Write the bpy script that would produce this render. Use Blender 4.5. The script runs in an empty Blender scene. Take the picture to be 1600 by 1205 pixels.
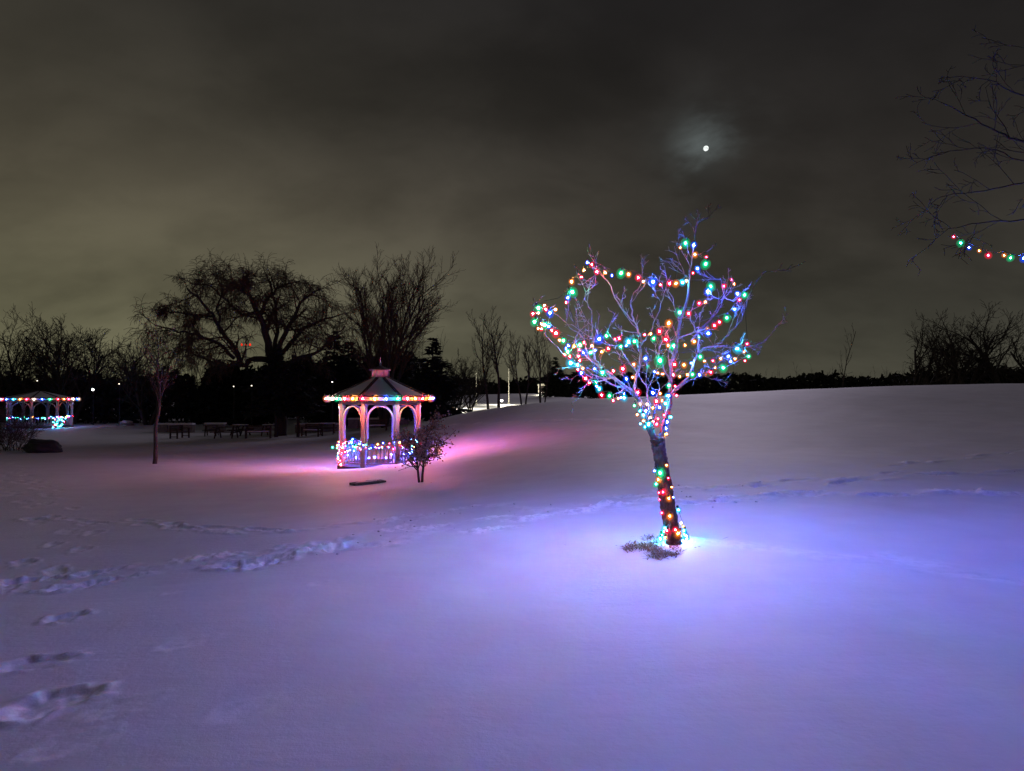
import bpy, math, random
import numpy as np
from mathutils import Vector, Matrix

random.seed(7)
RNG = np.random.default_rng(7)
SC = bpy.context.scene
COL = SC.collection

# ------------------------------------------------------------------ camera
FPX = 1000.0                      # focal length in photo pixels (photo 1600 wide)
CAM_H = 1.6
PITCH = math.atan(12.5 / FPX)
cam_d = bpy.data.cameras.new('camera')
cam = bpy.data.objects.new('camera', cam_d); COL.objects.link(cam)
cam_d.sensor_width = 36.0
cam_d.lens = 36.0 * FPX / 1600.0
cam_d.clip_start = 0.05; cam_d.clip_end = 6000
cam.location = (0, 0, CAM_H)
cam.rotation_euler = (math.pi / 2 + PITCH, 0, 0)
SC.camera = cam

def ray(px, py):
    u = (px - 800.0) / FPX; v = (602.5 - py) / FPX
    c, s = math.cos(PITCH), math.sin(PITCH)
    return Vector((u, c - v * s, s + v * c))

def at(px, py, d):
    r = ray(px, py)
    return Vector((0, 0, CAM_H)) + r * (d / r.y)

# ------------------------------------------------------------------ world / night sky
W = bpy.data.worlds.new('World'); SC.world = W; W.use_nodes = True
nt = W.node_tree; nt.nodes.clear()
N = nt.nodes.new; L = nt.links.new
MOON_DIR = ray(1103, 232).normalized()

def vmath(op, a=None, b=None):
    n = N('ShaderNodeVectorMath'); n.operation = op
    for i, q in enumerate((a, b)):
        if q is None: continue
        if isinstance(q, (tuple, list, Vector)): n.inputs[i].default_value = tuple(q)
        else: L(q, n.inputs[i])
    return n
def fmath(op, a=None, b=None, clamp=False):
    n = N('ShaderNodeMath'); n.operation = op; n.use_clamp = clamp
    for i, q in enumerate((a, b)):
        if q is None: continue
        if isinstance(q, (int, float)): n.inputs[i].default_value = q
        else: L(q, n.inputs[i])
    return n.outputs[0]
def mrange(v, a, b, c, d, smooth=True):
    n = N('ShaderNodeMapRange'); n.interpolation_type = 'SMOOTHSTEP' if smooth else 'LINEAR'
    L(v, n.inputs['Value'])
    for k, q in zip(('From Min', 'From Max', 'To Min', 'To Max'), (a, b, c, d)): n.inputs[k].default_value = q
    return n.outputs[0]

tc = N('ShaderNodeTexCoord')
sep = N('ShaderNodeSeparateXYZ'); L(tc.outputs['Generated'], sep.inputs[0])
SX, SY, SZ = sep.outputs
ramp = N('ShaderNodeValToRGB'); L(SZ, ramp.inputs[0])
cr = ramp.color_ramp; cr.interpolation = 'B_SPLINE'
cr.elements[0].position = 0.0; cr.elements[0].color = (0.070, 0.068, 0.040, 1)
cr.elements[1].position = 1.0; cr.elements[1].color = (0.010, 0.010, 0.011, 1)
for p, c in ((0.10, (0.067, 0.064, 0.039)), (0.24, (0.048, 0.042, 0.029)), (0.36, (0.027, 0.0245, 0.0185)), (0.52, (0.0125, 0.0115, 0.0100))):
    e = cr.elements.new(p); e.color = (*c, 1)
# city glow stronger towards the town on the left, weaker and bluer to the right
azi = mrange(SX, -0.75, 0.75, 1.0, 0.0)
azf = fmath('MULTIPLY_ADD', azi, 0.70); 
azf.node.inputs[2].default_value = 0.37
# thin cloud: project the view direction on a cloud layer
den = fmath('ADD', SZ, 0.45)
cx = fmath('DIVIDE', SX, den); cy = fmath('DIVIDE', SY, den)
comb = N('ShaderNodeCombineXYZ'); L(cx, comb.inputs[0]); L(cy, comb.inputs[1])
def noise(scale, detail, rough, off):
    m = N('ShaderNodeMapping'); m.inputs['Location'].default_value = off
    m.inputs['Scale'].default_value = (0.75, 1.0, 1.0); m.inputs['Rotation'].default_value = (0, 0, 0.5)
    L(comb.outputs[0], m.inputs[0])
    n = N('ShaderNodeTexNoise'); n.inputs['Scale'].default_value = scale
    n.inputs['Detail'].default_value = detail; n.inputs['Roughness'].default_value = rough
    n.inputs['Distortion'].default_value = 0.25
    L(m.outputs[0], n.inputs['Vector']); return n.outputs[0]
n1 = noise(1.9, 6, 0.5, (1.7, 0.4, 0)); n2 = noise(5.0, 6, 0.55, (4.2, 2.2, 0))
cl = fmath('ADD', mrange(n1, 0.3, 0.7, 0.66, 1.20), mrange(n2, 0.35, 0.65, -0.09, 0.09))
br = fmath('MULTIPLY', azf, cl)
skyc = vmath('SCALE', ramp.outputs[0]); L(br, skyc.inputs['Scale'])
# bluish tint to the right
tint = N('ShaderNodeMix'); tint.data_type = 'RGBA'; L(azi, tint.inputs[0])
tint.inputs[6].default_value = (0.97, 0.97, 1.22, 1); tint.inputs[7].default_value = (1.0, 0.99, 0.96, 1)
skyt = vmath('MULTIPLY', skyc.outputs[0], tint.outputs[2])
# moonlit cloud round the moon
dt = vmath('DOT_PRODUCT', tc.outputs['Generated'], MOON_DIR).outputs['Value']
ang = fmath('ARCCOSINE', dt)
h1 = mrange(ang, math.radians(0.3), math.radians(3.9), 1.0, 0.0)
h2 = fmath('POWER', mrange(ang, math.radians(0.2), math.radians(9.0), 1.0, 0.0, False), 3.0)
patch = mrange(n2, 0.38, 0.60, 0.2, 1.25)
halo = fmath('MULTIPLY', fmath('ADD', fmath('MULTIPLY', h1, 0.026), fmath('MULTIPLY', h2, 0.014)), patch)
hcol = vmath('SCALE', (0.80, 1.0, 1.02)); L(halo, hcol.inputs['Scale'])
tot = vmath('ADD', skyt.outputs[0], hcol.outputs[0])
# a trace of physical sky with the sun far down
nish = N('ShaderNodeTexSky'); nish.sky_type = 'NISHITA'; nish.sun_disc = False
nish.sun_elevation = math.radians(-8); nish.sun_rotation = math.radians(17)
ns = vmath('SCALE', nish.outputs[0]); ns.inputs['Scale'].default_value = 0.05
tot2 = vmath('ADD', tot.outputs[0], ns.outputs[0])
bg = N('ShaderNodeBackground'); bg.inputs['Strength'].default_value = 1.48
L(tot2.outputs[0], bg.inputs[0])
wo = N('ShaderNodeOutputWorld'); L(bg.outputs[0], wo.inputs[0])

# moonlight (the only sun lamp): very weak, softened by cloud
sun_d = bpy.data.lights.new('moonlight', 'SUN'); sun_d.energy = 0.40; sun_d.angle = math.radians(16)
sun_d.color = (0.86, 0.75, 1.0)
sun = bpy.data.objects.new('moonlight', sun_d); COL.objects.link(sun)
sun.rotation_euler = MOON_DIR.to_track_quat('Z', 'Y').to_euler()

vs = SC.view_settings
vs.view_transform = 'Standard'; vs.look = 'None'; vs.exposure = 0.38; vs.gamma = 1.0; vs.use_curve_mapping = False
SC.render.engine = 'CYCLES'
SC.cycles.use_denoising = True
SC.cycles.max_bounces = 6; SC.cycles.diffuse_bounces = 3; SC.cycles.transparent_max_bounces = 64
SC.cycles.sample_clamp_indirect = 3.0
SC.cycles.use_light_tree = True

# ------------------------------------------------------------------ helpers
class MB:
    def __init__(s): s.v = []; s.f = []; s.m = []
    def tube(s, pts, rad, sides=4, mat=0, cap=True):
        n = len(pts); base = len(s.v)
        t = (pts[1] - pts[0]).normalized()
        a = t.cross(Vector((0.13, 0.31, 0.94)))
        if a.length < 1e-4: a = t.cross(Vector((1, 0, 0)))
        a.normalize()
        for i in range(n):
            if i < n - 1: t = pts[i + 1] - pts[i]
            t = t.normalized() if t.length > 1e-9 else Vector((0, 0, 1))
            a = a - t * a.dot(t)
            if a.length < 1e-6: a = t.orthogonal()
            a.normalize(); b = t.cross(a); p = pts[i]; r = rad[i] if not isinstance(rad, float) else rad
            for k in range(sides):
                g = 2 * math.pi * k / sides
                q = p + a * (math.cos(g) * r) + b * (math.sin(g) * r)
                s.v.append((q.x, q.y, q.z))
        for i in range(n - 1):
            o = base + i * sides
            for k in range(sides):
                k2 = (k + 1) % sides
                s.f.append((o + k, o + k2, o + sides + k2, o + sides + k)); s.m.append(mat)
        if cap:
            s.f.append(tuple(range(base + sides - 1, base - 1, -1))); s.m.append(mat)
            o = base + (n - 1) * sides; s.f.append(tuple(range(o, o + sides))); s.m.append(mat)
    def box(s, c, e, rz=0.0, mat=0, taper=1.0):
        base = len(s.v); cs, sn = math.cos(rz), math.sin(rz)
        for z in (-1, 1):
            k = taper if z > 0 else 1.0
            for x, y in ((-1, -1), (1, -1), (1, 1), (-1, 1)):
                X, Y = x * e[0] / 2 * k, y * e[1] / 2 * k
                s.v.append((c[0] + X * cs - Y * sn, c[1] + X * sn + Y * cs, c[2] + z * e[2] / 2))
        for f in ((3, 2, 1, 0), (4, 5, 6, 7), (0, 1, 5, 4), (1, 2, 6, 5), (2, 3, 7, 6), (3, 0, 4, 7)):
            s.f.append(tuple(base + i for i in f)); s.m.append(mat)
    def beam(s, p0, p1, w, h, mat=0):
        p0 = Vector(p0); p1 = Vector(p1); t = (p1 - p0).normalized()
        up = Vector((0, 0, 1)) if abs(t.z) < 0.95 else Vector((0, 1, 0))
        a = t.cross(up).normalized() * (w / 2); b = a.normalized().cross(t).normalized() * (h / 2)
        base = len(s.v)
        for p in (p0, p1):
            for q in (p - a - b, p + a - b, p + a + b, p - a + b): s.v.append(tuple(q))
        for f in ((3, 2, 1, 0), (4, 5, 6, 7), (0, 1, 5, 4), (1, 2, 6, 5), (2, 3, 7, 6), (3, 0, 4, 7)):
            s.f.append(tuple(base + i for i in f)); s.m.append(mat)
    def lathe(s, prof, seg=12, mat=0, c=(0, 0, 0)):
        base = len(s.v)
        for r, z in prof:
            for k in range(seg):
                g = 2 * math.pi * k / seg
                s.v.append((c[0] + r * math.cos(g), c[1] + r * math.sin(g), c[2] + z))
        for i in range(len(prof) - 1):
            for k in range(seg):
                k2 = (k + 1) % seg; o = base + i * seg
                s.f.append((o + k, o + k2, o + seg + k2, o + seg + k)); s.m.append(mat)
        s.f.append(tuple(base + k for k in range(seg - 1, -1, -1))); s.m.append(mat)
        o = base + (len(prof) - 1) * seg; s.f.append(tuple(o + k for k in range(seg))); s.m.append(mat)
    def poly(s, pts, mat=0):
        base = len(s.v); s.v += [tuple(p) for p in pts]
        s.f.append(tuple(range(base, base + len(pts)))); s.m.append(mat)
    def prism(s, pts, dz, mat=0):
        """closed slab: polygon pts thickened downward by dz"""
        n = len(pts); base = len(s.v)
        s.v += [tuple(p) for p in pts]; s.v += [(p[0], p[1], p[2] - dz) for p in pts]
        s.f.append(tuple(base + i for i in range(n))); s.f.append(tuple(base + n + i for i in range(n - 1, -1, -1)))
        for i in range(n):
            j = (i + 1) % n
            s.f.append((base + j, base + i, base + n + i, base + n + j))
        s.m += [mat] * (n + 2)
    def build(s, name, mats, parent=None, smooth=False):
        return link(name, s.mesh(name, mats, smooth), parent)
    def mesh(s, name, mats, smooth=False):
        me = bpy.data.meshes.new(name); me.from_pydata(s.v, [], s.f)
        if not isinstance(mats, (list, tuple)): mats = [mats]
        for m in mats: me.materials.append(m)
        if len(mats) > 1: me.polygons.foreach_set('material_index', s.m)
        if smooth: me.polygons.foreach_set('use_smooth', [True] * len(me.polygons))
        me.update(); return me

def link(name, me, parent=None):
    o = bpy.data.objects.new(name, me); COL.objects.link(o)
    if parent is not None:
        o.parent = parent                     # part meshes are in their thing's local space
    return o
def tag(o, label=None, cat=None, group=None, kind=None):
    if label: o['label'] = label
    if cat: o['category'] = cat
    if group: o['group'] = group
    if kind: o['kind'] = kind
    return o
def empty(name, loc, rz=0.0, label=None, cat=None, group=None):
    o = bpy.data.objects.new(name, None); COL.objects.link(o)
    o.location = loc; o.rotation_euler = (0, 0, rz); o.empty_display_size = 0.2
    return tag(o, label, cat, group, 'thing')

# ------------------------------------------------------------------ materials
def mat(name, col, rough=0.8, var=0.25, scale=6.0, bump=0.0, metallic=0.0, stretch=(1, 1, 1), spec=0.3):
    m = bpy.data.materials.new(name); m.use_nodes = True; t = m.node_tree
    b = t.nodes['Principled BSDF']; b.inputs['Roughness'].default_value = rough
    b.inputs['Metallic'].default_value = metallic; b.inputs['Specular IOR Level'].default_value = spec
    tcn = t.nodes.new('ShaderNodeTexCoord'); mp = t.nodes.new('ShaderNodeMapping')
    mp.inputs['Scale'].default_value = stretch; t.links.new(tcn.outputs['Object'], mp.inputs[0])
    nz = t.nodes.new('ShaderNodeTexNoise'); nz.inputs['Scale'].default_value = scale
    nz.inputs['Detail'].default_value = 6; nz.inputs['Roughness'].default_value = 0.65
    t.links.new(mp.outputs[0], nz.inputs['Vector'])
    rp = t.nodes.new('ShaderNodeValToRGB'); t.links.new(nz.outputs[0], rp.inputs[0])
    rp.color_ramp.elements[0].position = 0.3; rp.color_ramp.elements[1].position = 0.7
    rp.color_ramp.elements[0].color = (*[c * (1 - var) for c in col], 1)
    rp.color_ramp.elements[1].color = (*[min(1, c * (1 + var)) for c in col], 1)
    t.links.new(rp.outputs[0], b.inputs['Base Color'])
    if bump:
        bp = t.nodes.new('ShaderNodeBump'); bp.inputs['Strength'].default_value = bump; bp.inputs['Distance'].default_value = 0.02
        t.links.new(nz.outputs[0], bp.inputs['Height']); t.links.new(bp.outputs[0], b.inputs['Normal'])
    return m
def emit(name, col, strength, sample='AUTO'):
    m = bpy.data.materials.new(name); m.use_nodes = True; t = m.node_tree; t.nodes.clear()
    e = t.nodes.new('ShaderNodeEmission'); e.inputs[0].default_value = (*col, 1); e.inputs[1].default_value = strength
    o = t.nodes.new('ShaderNodeOutputMaterial'); t.links.new(e.outputs[0], o.inputs[0])
    m.cycles.emission_sampling = sample
    return m
def shellmat(name, col, strength, mixv):
    """frosted coloured bulb glass, also the added bloom shell: core shows through, shell glows"""
    m = bpy.data.materials.new(name); m.use_nodes = True; t = m.node_tree; t.nodes.clear()
    e = t.nodes.new('ShaderNodeEmission'); e.inputs[0].default_value = (*col, 1); e.inputs[1].default_value = strength
    tr = t.nodes.new('ShaderNodeBsdfTransparent'); mx = t.nodes.new('ShaderNodeMixShader'); mx.inputs[0].default_value = mixv
    o = t.nodes.new('ShaderNodeOutputMaterial')
    t.links.new(tr.outputs[0], mx.inputs[1]); t.links.new(e.outputs[0], mx.inputs[2]); t.links.new(mx.outputs[0], o.inputs[0])
    m.cycles.emission_sampling = 'NONE'
    return m

def snow_material():
    m = bpy.data.materials.new('snow'); m.use_nodes = True; t = m.node_tree
    b = t.nodes['Principled BSDF']
    b.inputs['Roughness'].default_value = 0.62; b.inputs['Specular IOR Level'].default_value = 0.25
    tcn = t.nodes.new('ShaderNodeTexCoord')
    def nz(scale, det, st, rough=0.6):
        mp = t.nodes.new('ShaderNodeMapping'); mp.inputs['Scale'].default_value = st
        t.links.new(tcn.outputs['Object'], mp.inputs[0])
        n = t.nodes.new('ShaderNodeTexNoise'); n.inputs['Scale'].default_value = scale; n.inputs['Detail'].default_value = det
        n.inputs['Roughness'].default_value = rough
        t.links.new(mp.outputs[0], n.inputs['Vector']); return n.outputs[0]
    a = nz(1.3, 7, (1, 1, 1)); c = nz(17, 6, (1, 1, 1), .7); w = nz(3.0, 6, (0.35, 1.6, 1))
    rp = t.nodes.new('ShaderNodeValToRGB'); t.links.new(a, rp.inputs[0])
    rp.color_ramp.elements[0].position = 0.3; rp.color_ramp.elements[1].position = 0.72
    rp.color_ramp.elements[0].color = (0.62, 0.62, 0.64, 1); rp.color_ramp.elements[1].color = (0.71, 0.715, 0.73, 1)
    # freshly churned snow is whiter; light caught by its roughness is coloured in too
    tn = t.nodes.new('ShaderNodeAttribute'); tn.attribute_name = 'turned_lit'
    br_ = nz(9, 5, (1, 1, 1)); mm_ = t.nodes.new('ShaderNodeMath'); mm_.operation = 'MULTIPLY'
    mr_ = t.nodes.new('ShaderNodeMapRange'); mr_.inputs['From Min'].default_value = .38; mr_.inputs['From Max'].default_value = .56
    t.links.new(br_, mr_.inputs['Value']); t.links.new(mr_.outputs[0], mm_.inputs[0]); t.links.new(tn.outputs['Fac'], mm_.inputs[1])
    mx = t.nodes.new('ShaderNodeMix'); mx.data_type = 'RGBA'; t.links.new(mm_.outputs[0], mx.inputs[0])
    t.links.new(rp.outputs[0], mx.inputs[6]); mx.inputs[7].default_value = (.95, .95, .96, 1)
    t.links.new(mx.outputs[2], b.inputs['Base Color'])
    ad = t.nodes.new('ShaderNodeMath'); ad.operation = 'MULTIPLY_ADD'; ad.inputs[1].default_value = 1.6
    t.links.new(w, ad.inputs[0]); t.links.new(c, ad.inputs[2])
    bp = t.nodes.new('ShaderNodeBump'); bp.inputs['Strength'].default_value = 0.22; bp.inputs['Distance'].default_value = 0.025
    t.links.new(ad.outputs[0], bp.inputs['Height']); t.links.new(bp.outputs[0], b.inputs['Normal'])
    return m
M_SNOW = snow_material()
M_BARK = mat('bark_dark', (0.045, 0.036, 0.030), 0.9, 0.35, 14, 0.5)
M_BARKD = mat('bark_blackish', (0.016, 0.014, 0.013), 0.9, 0.35, 14, 0.5)
M_BARKG = mat('bark_grey', (0.12, 0.108, 0.105), 0.85, 0.35, 40, 0.7, stretch=(1, 1, 0.35))
M_TRUNK = mat('bark_trunk', (0.085, 0.058, 0.050), 0.9, 0.55, 45, 1.0, stretch=(1, 1, 0.45))
M_THIN = mat('bark_sapling', (0.075, 0.058, 0.047), 0.85, 0.3, 25, 0.4)
M_WILLOW = mat('bark_willow_twig', (0.075, 0.048, 0.030), 0.9, 0.3, 9)
M_NEEDLE = mat('conifer_needles', (0.018, 0.026, 0.020), 0.9, 0.4, 3)
M_WOOD = mat('woodland_dark', (0.020, 0.021, 0.018), 0.95, 0.4, 1)
M_LEAF = mat('dry_leaf', (0.40, 0.23, 0.16), 0.8, 0.45, 8)
M_GRASS = mat('dry_grass', (0.20, 0.13, 0.08), 0.9, 0.5, 20)
M_WHITE = mat('painted_wood', (0.29, 0.27, 0.28), 0.6, 0.10, 10, 0.15)
M_CUP = mat('weathered_cedar', (0.20, 0.16, 0.155), 0.8, 0.2, 10, 0.2)
M_ROOF = mat('roof_shingle', (0.06, 0.045, 0.045), 0.85, 0.3, 12, 0.4)
M_TIMBER = mat('bench_timber', (0.05, 0.033, 0.026), 0.8, 0.3, 12, 0.3, stretch=(0.3, 3, 3))
M_STONE = mat('wall_stone', (0.22, 0.19, 0.19), 0.9, 0.35, 5, 0.6)
M_SLAB = mat('grey_slab', (0.14, 0.13, 0.125), 0.9, 0.4, 9, 0.7)
M_WIRE = mat('cable_green', (0.012, 0.020, 0.014), 0.6, 0.2)
M_METAL = mat('lamp_metal', (0.55, 0.55, 0.53), 0.5, 0.1, 8, metallic=0.3)
M_BLACK = mat('dark_metal', (0.03, 0.03, 0.032), 0.6, 0.2)
M_CONC = mat('pale_concrete', (0.35, 0.35, 0.36), 0.85, 0.15, 0.6)
M_PALE = mat('pale_stone', (0.55, 0.53, 0.46), 0.8, 0.15, 3)

# ------------------------------------------------------------------ ground: thin-plate surface through surveyed points
CP = []
def cp(px, py, d):
    CP.append(tuple(at(px, py, d)))
def cw(x, y, z): CP.append((x, y, z))
for a in ((0, 0, 0), (3, 2.5, 0), (-3, 2.5, 0), (0, -5, 0.02), (8, -3, .1), (-8, -3, -.1), (10, 3, .15), (-9, 4, -.1), (0, 4, 0)): cw(*a)
for a in ((1052, 850, 6.5), (1600, 800, 8), (1600, 700, 16), (1600, 640, 25), (1600, 601, 34), (1250, 780, 9), (1250, 700, 17),
          (1250, 650, 26), (1250, 611, 36), (1050, 720, 14), (1050, 660, 25), (1050, 619, 40), (900, 850, 6.6), (900, 760, 11),
          (900, 700, 19), (900, 655, 30), (895, 625, 42), (740, 900, 5.6), (740, 800, 9), (740, 720, 18), (740, 675, 30),
          (740, 643, 42), (690, 656, 40), (585, 727, 24), (585, 900, 5.5), (585, 800, 9.5), (590, 757, 15.3), (640, 690, 34),
          (600, 683, 40), (820, 632, 43),
          (450, 690, 38), (450, 760, 15), (450, 850, 7), (240, 725, 22), (240, 800, 11), (240, 900, 6), (0, 700, 30), (0, 760, 15),
          (0, 1000, 4.2), (100, 668, 55), (300, 668, 56), (500, 670, 55)): cp(*a)
for px, d, z in ((1600, 50, 2.0), (1600, 80, 1.2), (1250, 55, 1.2), (1250, 90, -.6), (1050, 62, .6), (895, 62, 0.1), (740, 60, -.45), (690, 62, -.35),
                 (740, 88, .15), (800, 88, .15), (847, 138, 1.45), (880, 110, 1.0), (700, 105, -.3), (930, 120, .2), (0, 90, -1.5), (300, 90, -1.5), (550, 90, -1.3),
                 (-400, 60, -1.3), (2000, 40, 2.0), (2000, 20, .9), (2000, 90, .8)):
    cw((px - 800) / FPX * d, d, z)
CP = np.array(CP); SCL = 20.0
P2 = CP[:, :2] / SCL
def _U(r2): return np.where(r2 > 1e-12, 0.5 * r2 * np.log(np.maximum(r2, 1e-12)), 0.0)
n_ = len(P2)
K = _U(((P2[:, None] - P2[None]) ** 2).sum(-1)) + np.eye(n_) * 2e-4
Pm = np.c_[np.ones(n_), P2]
A_ = np.zeros((n_ + 3, n_ + 3)); A_[:n_, :n_] = K; A_[:n_, n_:] = Pm; A_[n_:, :n_] = Pm.T
sol = np.linalg.solve(A_, np.r_[CP[:, 2], 0, 0, 0])
def base_h(x, y):
    x = np.asarray(x, float); y = np.asarray(y, float)
    sh = x.shape; q = np.c_[x.ravel(), y.ravel()] / SCL
    out = np.empty(len(q))
    for i in range(0, len(q), 60000):
        s = q[i:i + 60000]; r2 = ((s[:, None] - P2[None]) ** 2).sum(-1)
        out[i:i + 60000] = _U(r2) @ sol[:n_] + sol[n_] + s @ sol[n_ + 1:]
    r = np.hypot(x.ravel(), y.ravel() - 30)
    w = np.clip((r - 95) / 90, 0, 1); w = w * w * (3 - 2 * w)
    # keep the lit mound at the far middle
    out = out * (1 - w) + (-1.2) * w
    X, Y = x.ravel(), y.ravel()
    out += w * 2.6 * np.exp(-(((X - 6.6) / 14) ** 2 + ((Y - 138) / 18) ** 2))
    # gentle drifts
    out += 0.010 * np.sin(0.9 * X + 0.5 * Y + 1.9 * np.sin(0.4 * Y + .7 * X)) + 0.008 * np.sin(0.7 * Y - 0.8 * X + 1.6 * np.sin(0.9 * X + .3 * Y)) + .005 * np.sin(2.3 * X + 1.2 * np.sin(1.3 * Y)) * np.sin(1.9 * Y + np.sin(1.1 * X))
    return out.reshape(sh)
def gz(x, y): return float(base_h(np.array([x]), np.array([y]))[0])
def hit(px, py, dmax=200.0):
    r = ray(px, py); ds = np.geomspace(1.2, dmax, 1600)
    X = r.x / r.y * ds; Z = CAM_H + r.z / r.y * ds
    below = np.where(Z < base_h(X, ds))[0]
    i = below[0] if len(below) else len(ds) - 1
    return Vector((X[i], ds[i], gz(X[i], ds[i])))
def ground_at(px, d):
    x = (px - 800) / FPX * d
    return Vector((x, d, gz(x, d)))

# footprints: (x, y, heading, length, width, depth)
PRINTS = []
CLODS = []
def walk(pts, step=0.62, side=0.13, ln=0.34, wd=0.13, dp=0.09, jit=0.05, clods=3, w0=0.0):
    P = [hit(*p) for p in pts]
    seg = []
    for a, b in zip(P[:-1], P[1:]):
        seg.append((a, b, (b - a).length))
    s = 0.0; k = 0
    for a, b, l in seg:
        h = math.atan2(b.y - a.y, b.x - a.x)
        while s < l:
            c = a.lerp(b, s / l); sg = 1 if k % 2 else -1
            x = c.x - math.sin(h) * side * sg + random.gauss(0, jit + w0); y = c.y + math.cos(h) * side * sg + random.gauss(0, jit + w0)
            PRINTS.append((x, y, h + random.gauss(0, .12), ln * random.uniform(.8, 1.5), wd * random.uniform(.8, 1.25), (.50 * dp) * random.uniform(.6, 1.25)))
            for _ in range(random.randint(0, clods) if x > -2.0 else 0):
                CLODS.append((x + random.gauss(0, .22), y + random.gauss(0, .16), random.choice((.006, .008, .010, .012, .018))))
            s += step * random.uniform(.85, 1.15); k += 1
        s -= l
walk([(-60, 925), (120, 912), (250, 885), (390, 868), (560, 850), (700, 826), (860, 803), (1010, 787), (1150, 782), (1290, 772), (1450, 770), (1640, 776)], 0.42, .16, .45, .15, .085, clods=4, w0=.06)
walk([(380, 880), (560, 846), (680, 806), (800, 787), (900, 792), (1000, 775), (1130, 765), (1260, 750)], 0.5, .14, .36, .13, .07, clods=4, w0=.08)
walk([(60, 812), (210, 815), (300, 826), (420, 832), (480, 826), (560, 818), (640, 806)], 0.55, .1, .4, .13, .07, clods=2)
walk([(1290, 752), (1400, 740), (1500, 742), (1640, 735)], 0.6, .12, .45, .13, .07, clods=2, w0=.1)
walk([(1400, 728), (1500, 716), (1640, 700)], 0.75, .12, .42, .12, .06, clods=1)
walk([(1060, 840), (1190, 858), (1330, 868), (1440, 882), (1640, 915)], 0.7, .1, .5, .14, .03, clods=0)
walk([(20, 745), (50, 770), (80, 800), (120, 830), (100, 880), (60, 930)], 0.6, .2, .36, .11, .04, clods=2, w0=.12)
walk([(0, 715), (40, 760), (90, 790)], 0.6, .2, .3, .13, .035, clods=1, w0=.15)
walk([(700, 665), (820, 658), (960, 655)], 0.5, .15, .5, .2, .06, clods=0)
walk([(330, 694), (420, 692), (540, 692)], 0.7, .15, .5, .2, .06, clods=0)
for px, py, hd, l, w, d in ((105, 965, .9, .34, .16, .13), (58, 1036, .45, .46, .15, .12), (84, 1098, .65, .50, .20, .15),
                            (290, 1005, .55, .40, .12, .030), (190, 1105, .6, .42, .13, .028), (110, 1165, .6, .42, .13, .03), (380, 1110, .7, .4, .12, .022),
                            (275, 925, .6, .25, .08, .02), (498, 912, .6, .2, .08, .03)):
    g = hit(px, py); PRINTS.append((g.x, g.y, hd, l * .60, w * .84, d * .23, 0.0))

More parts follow.
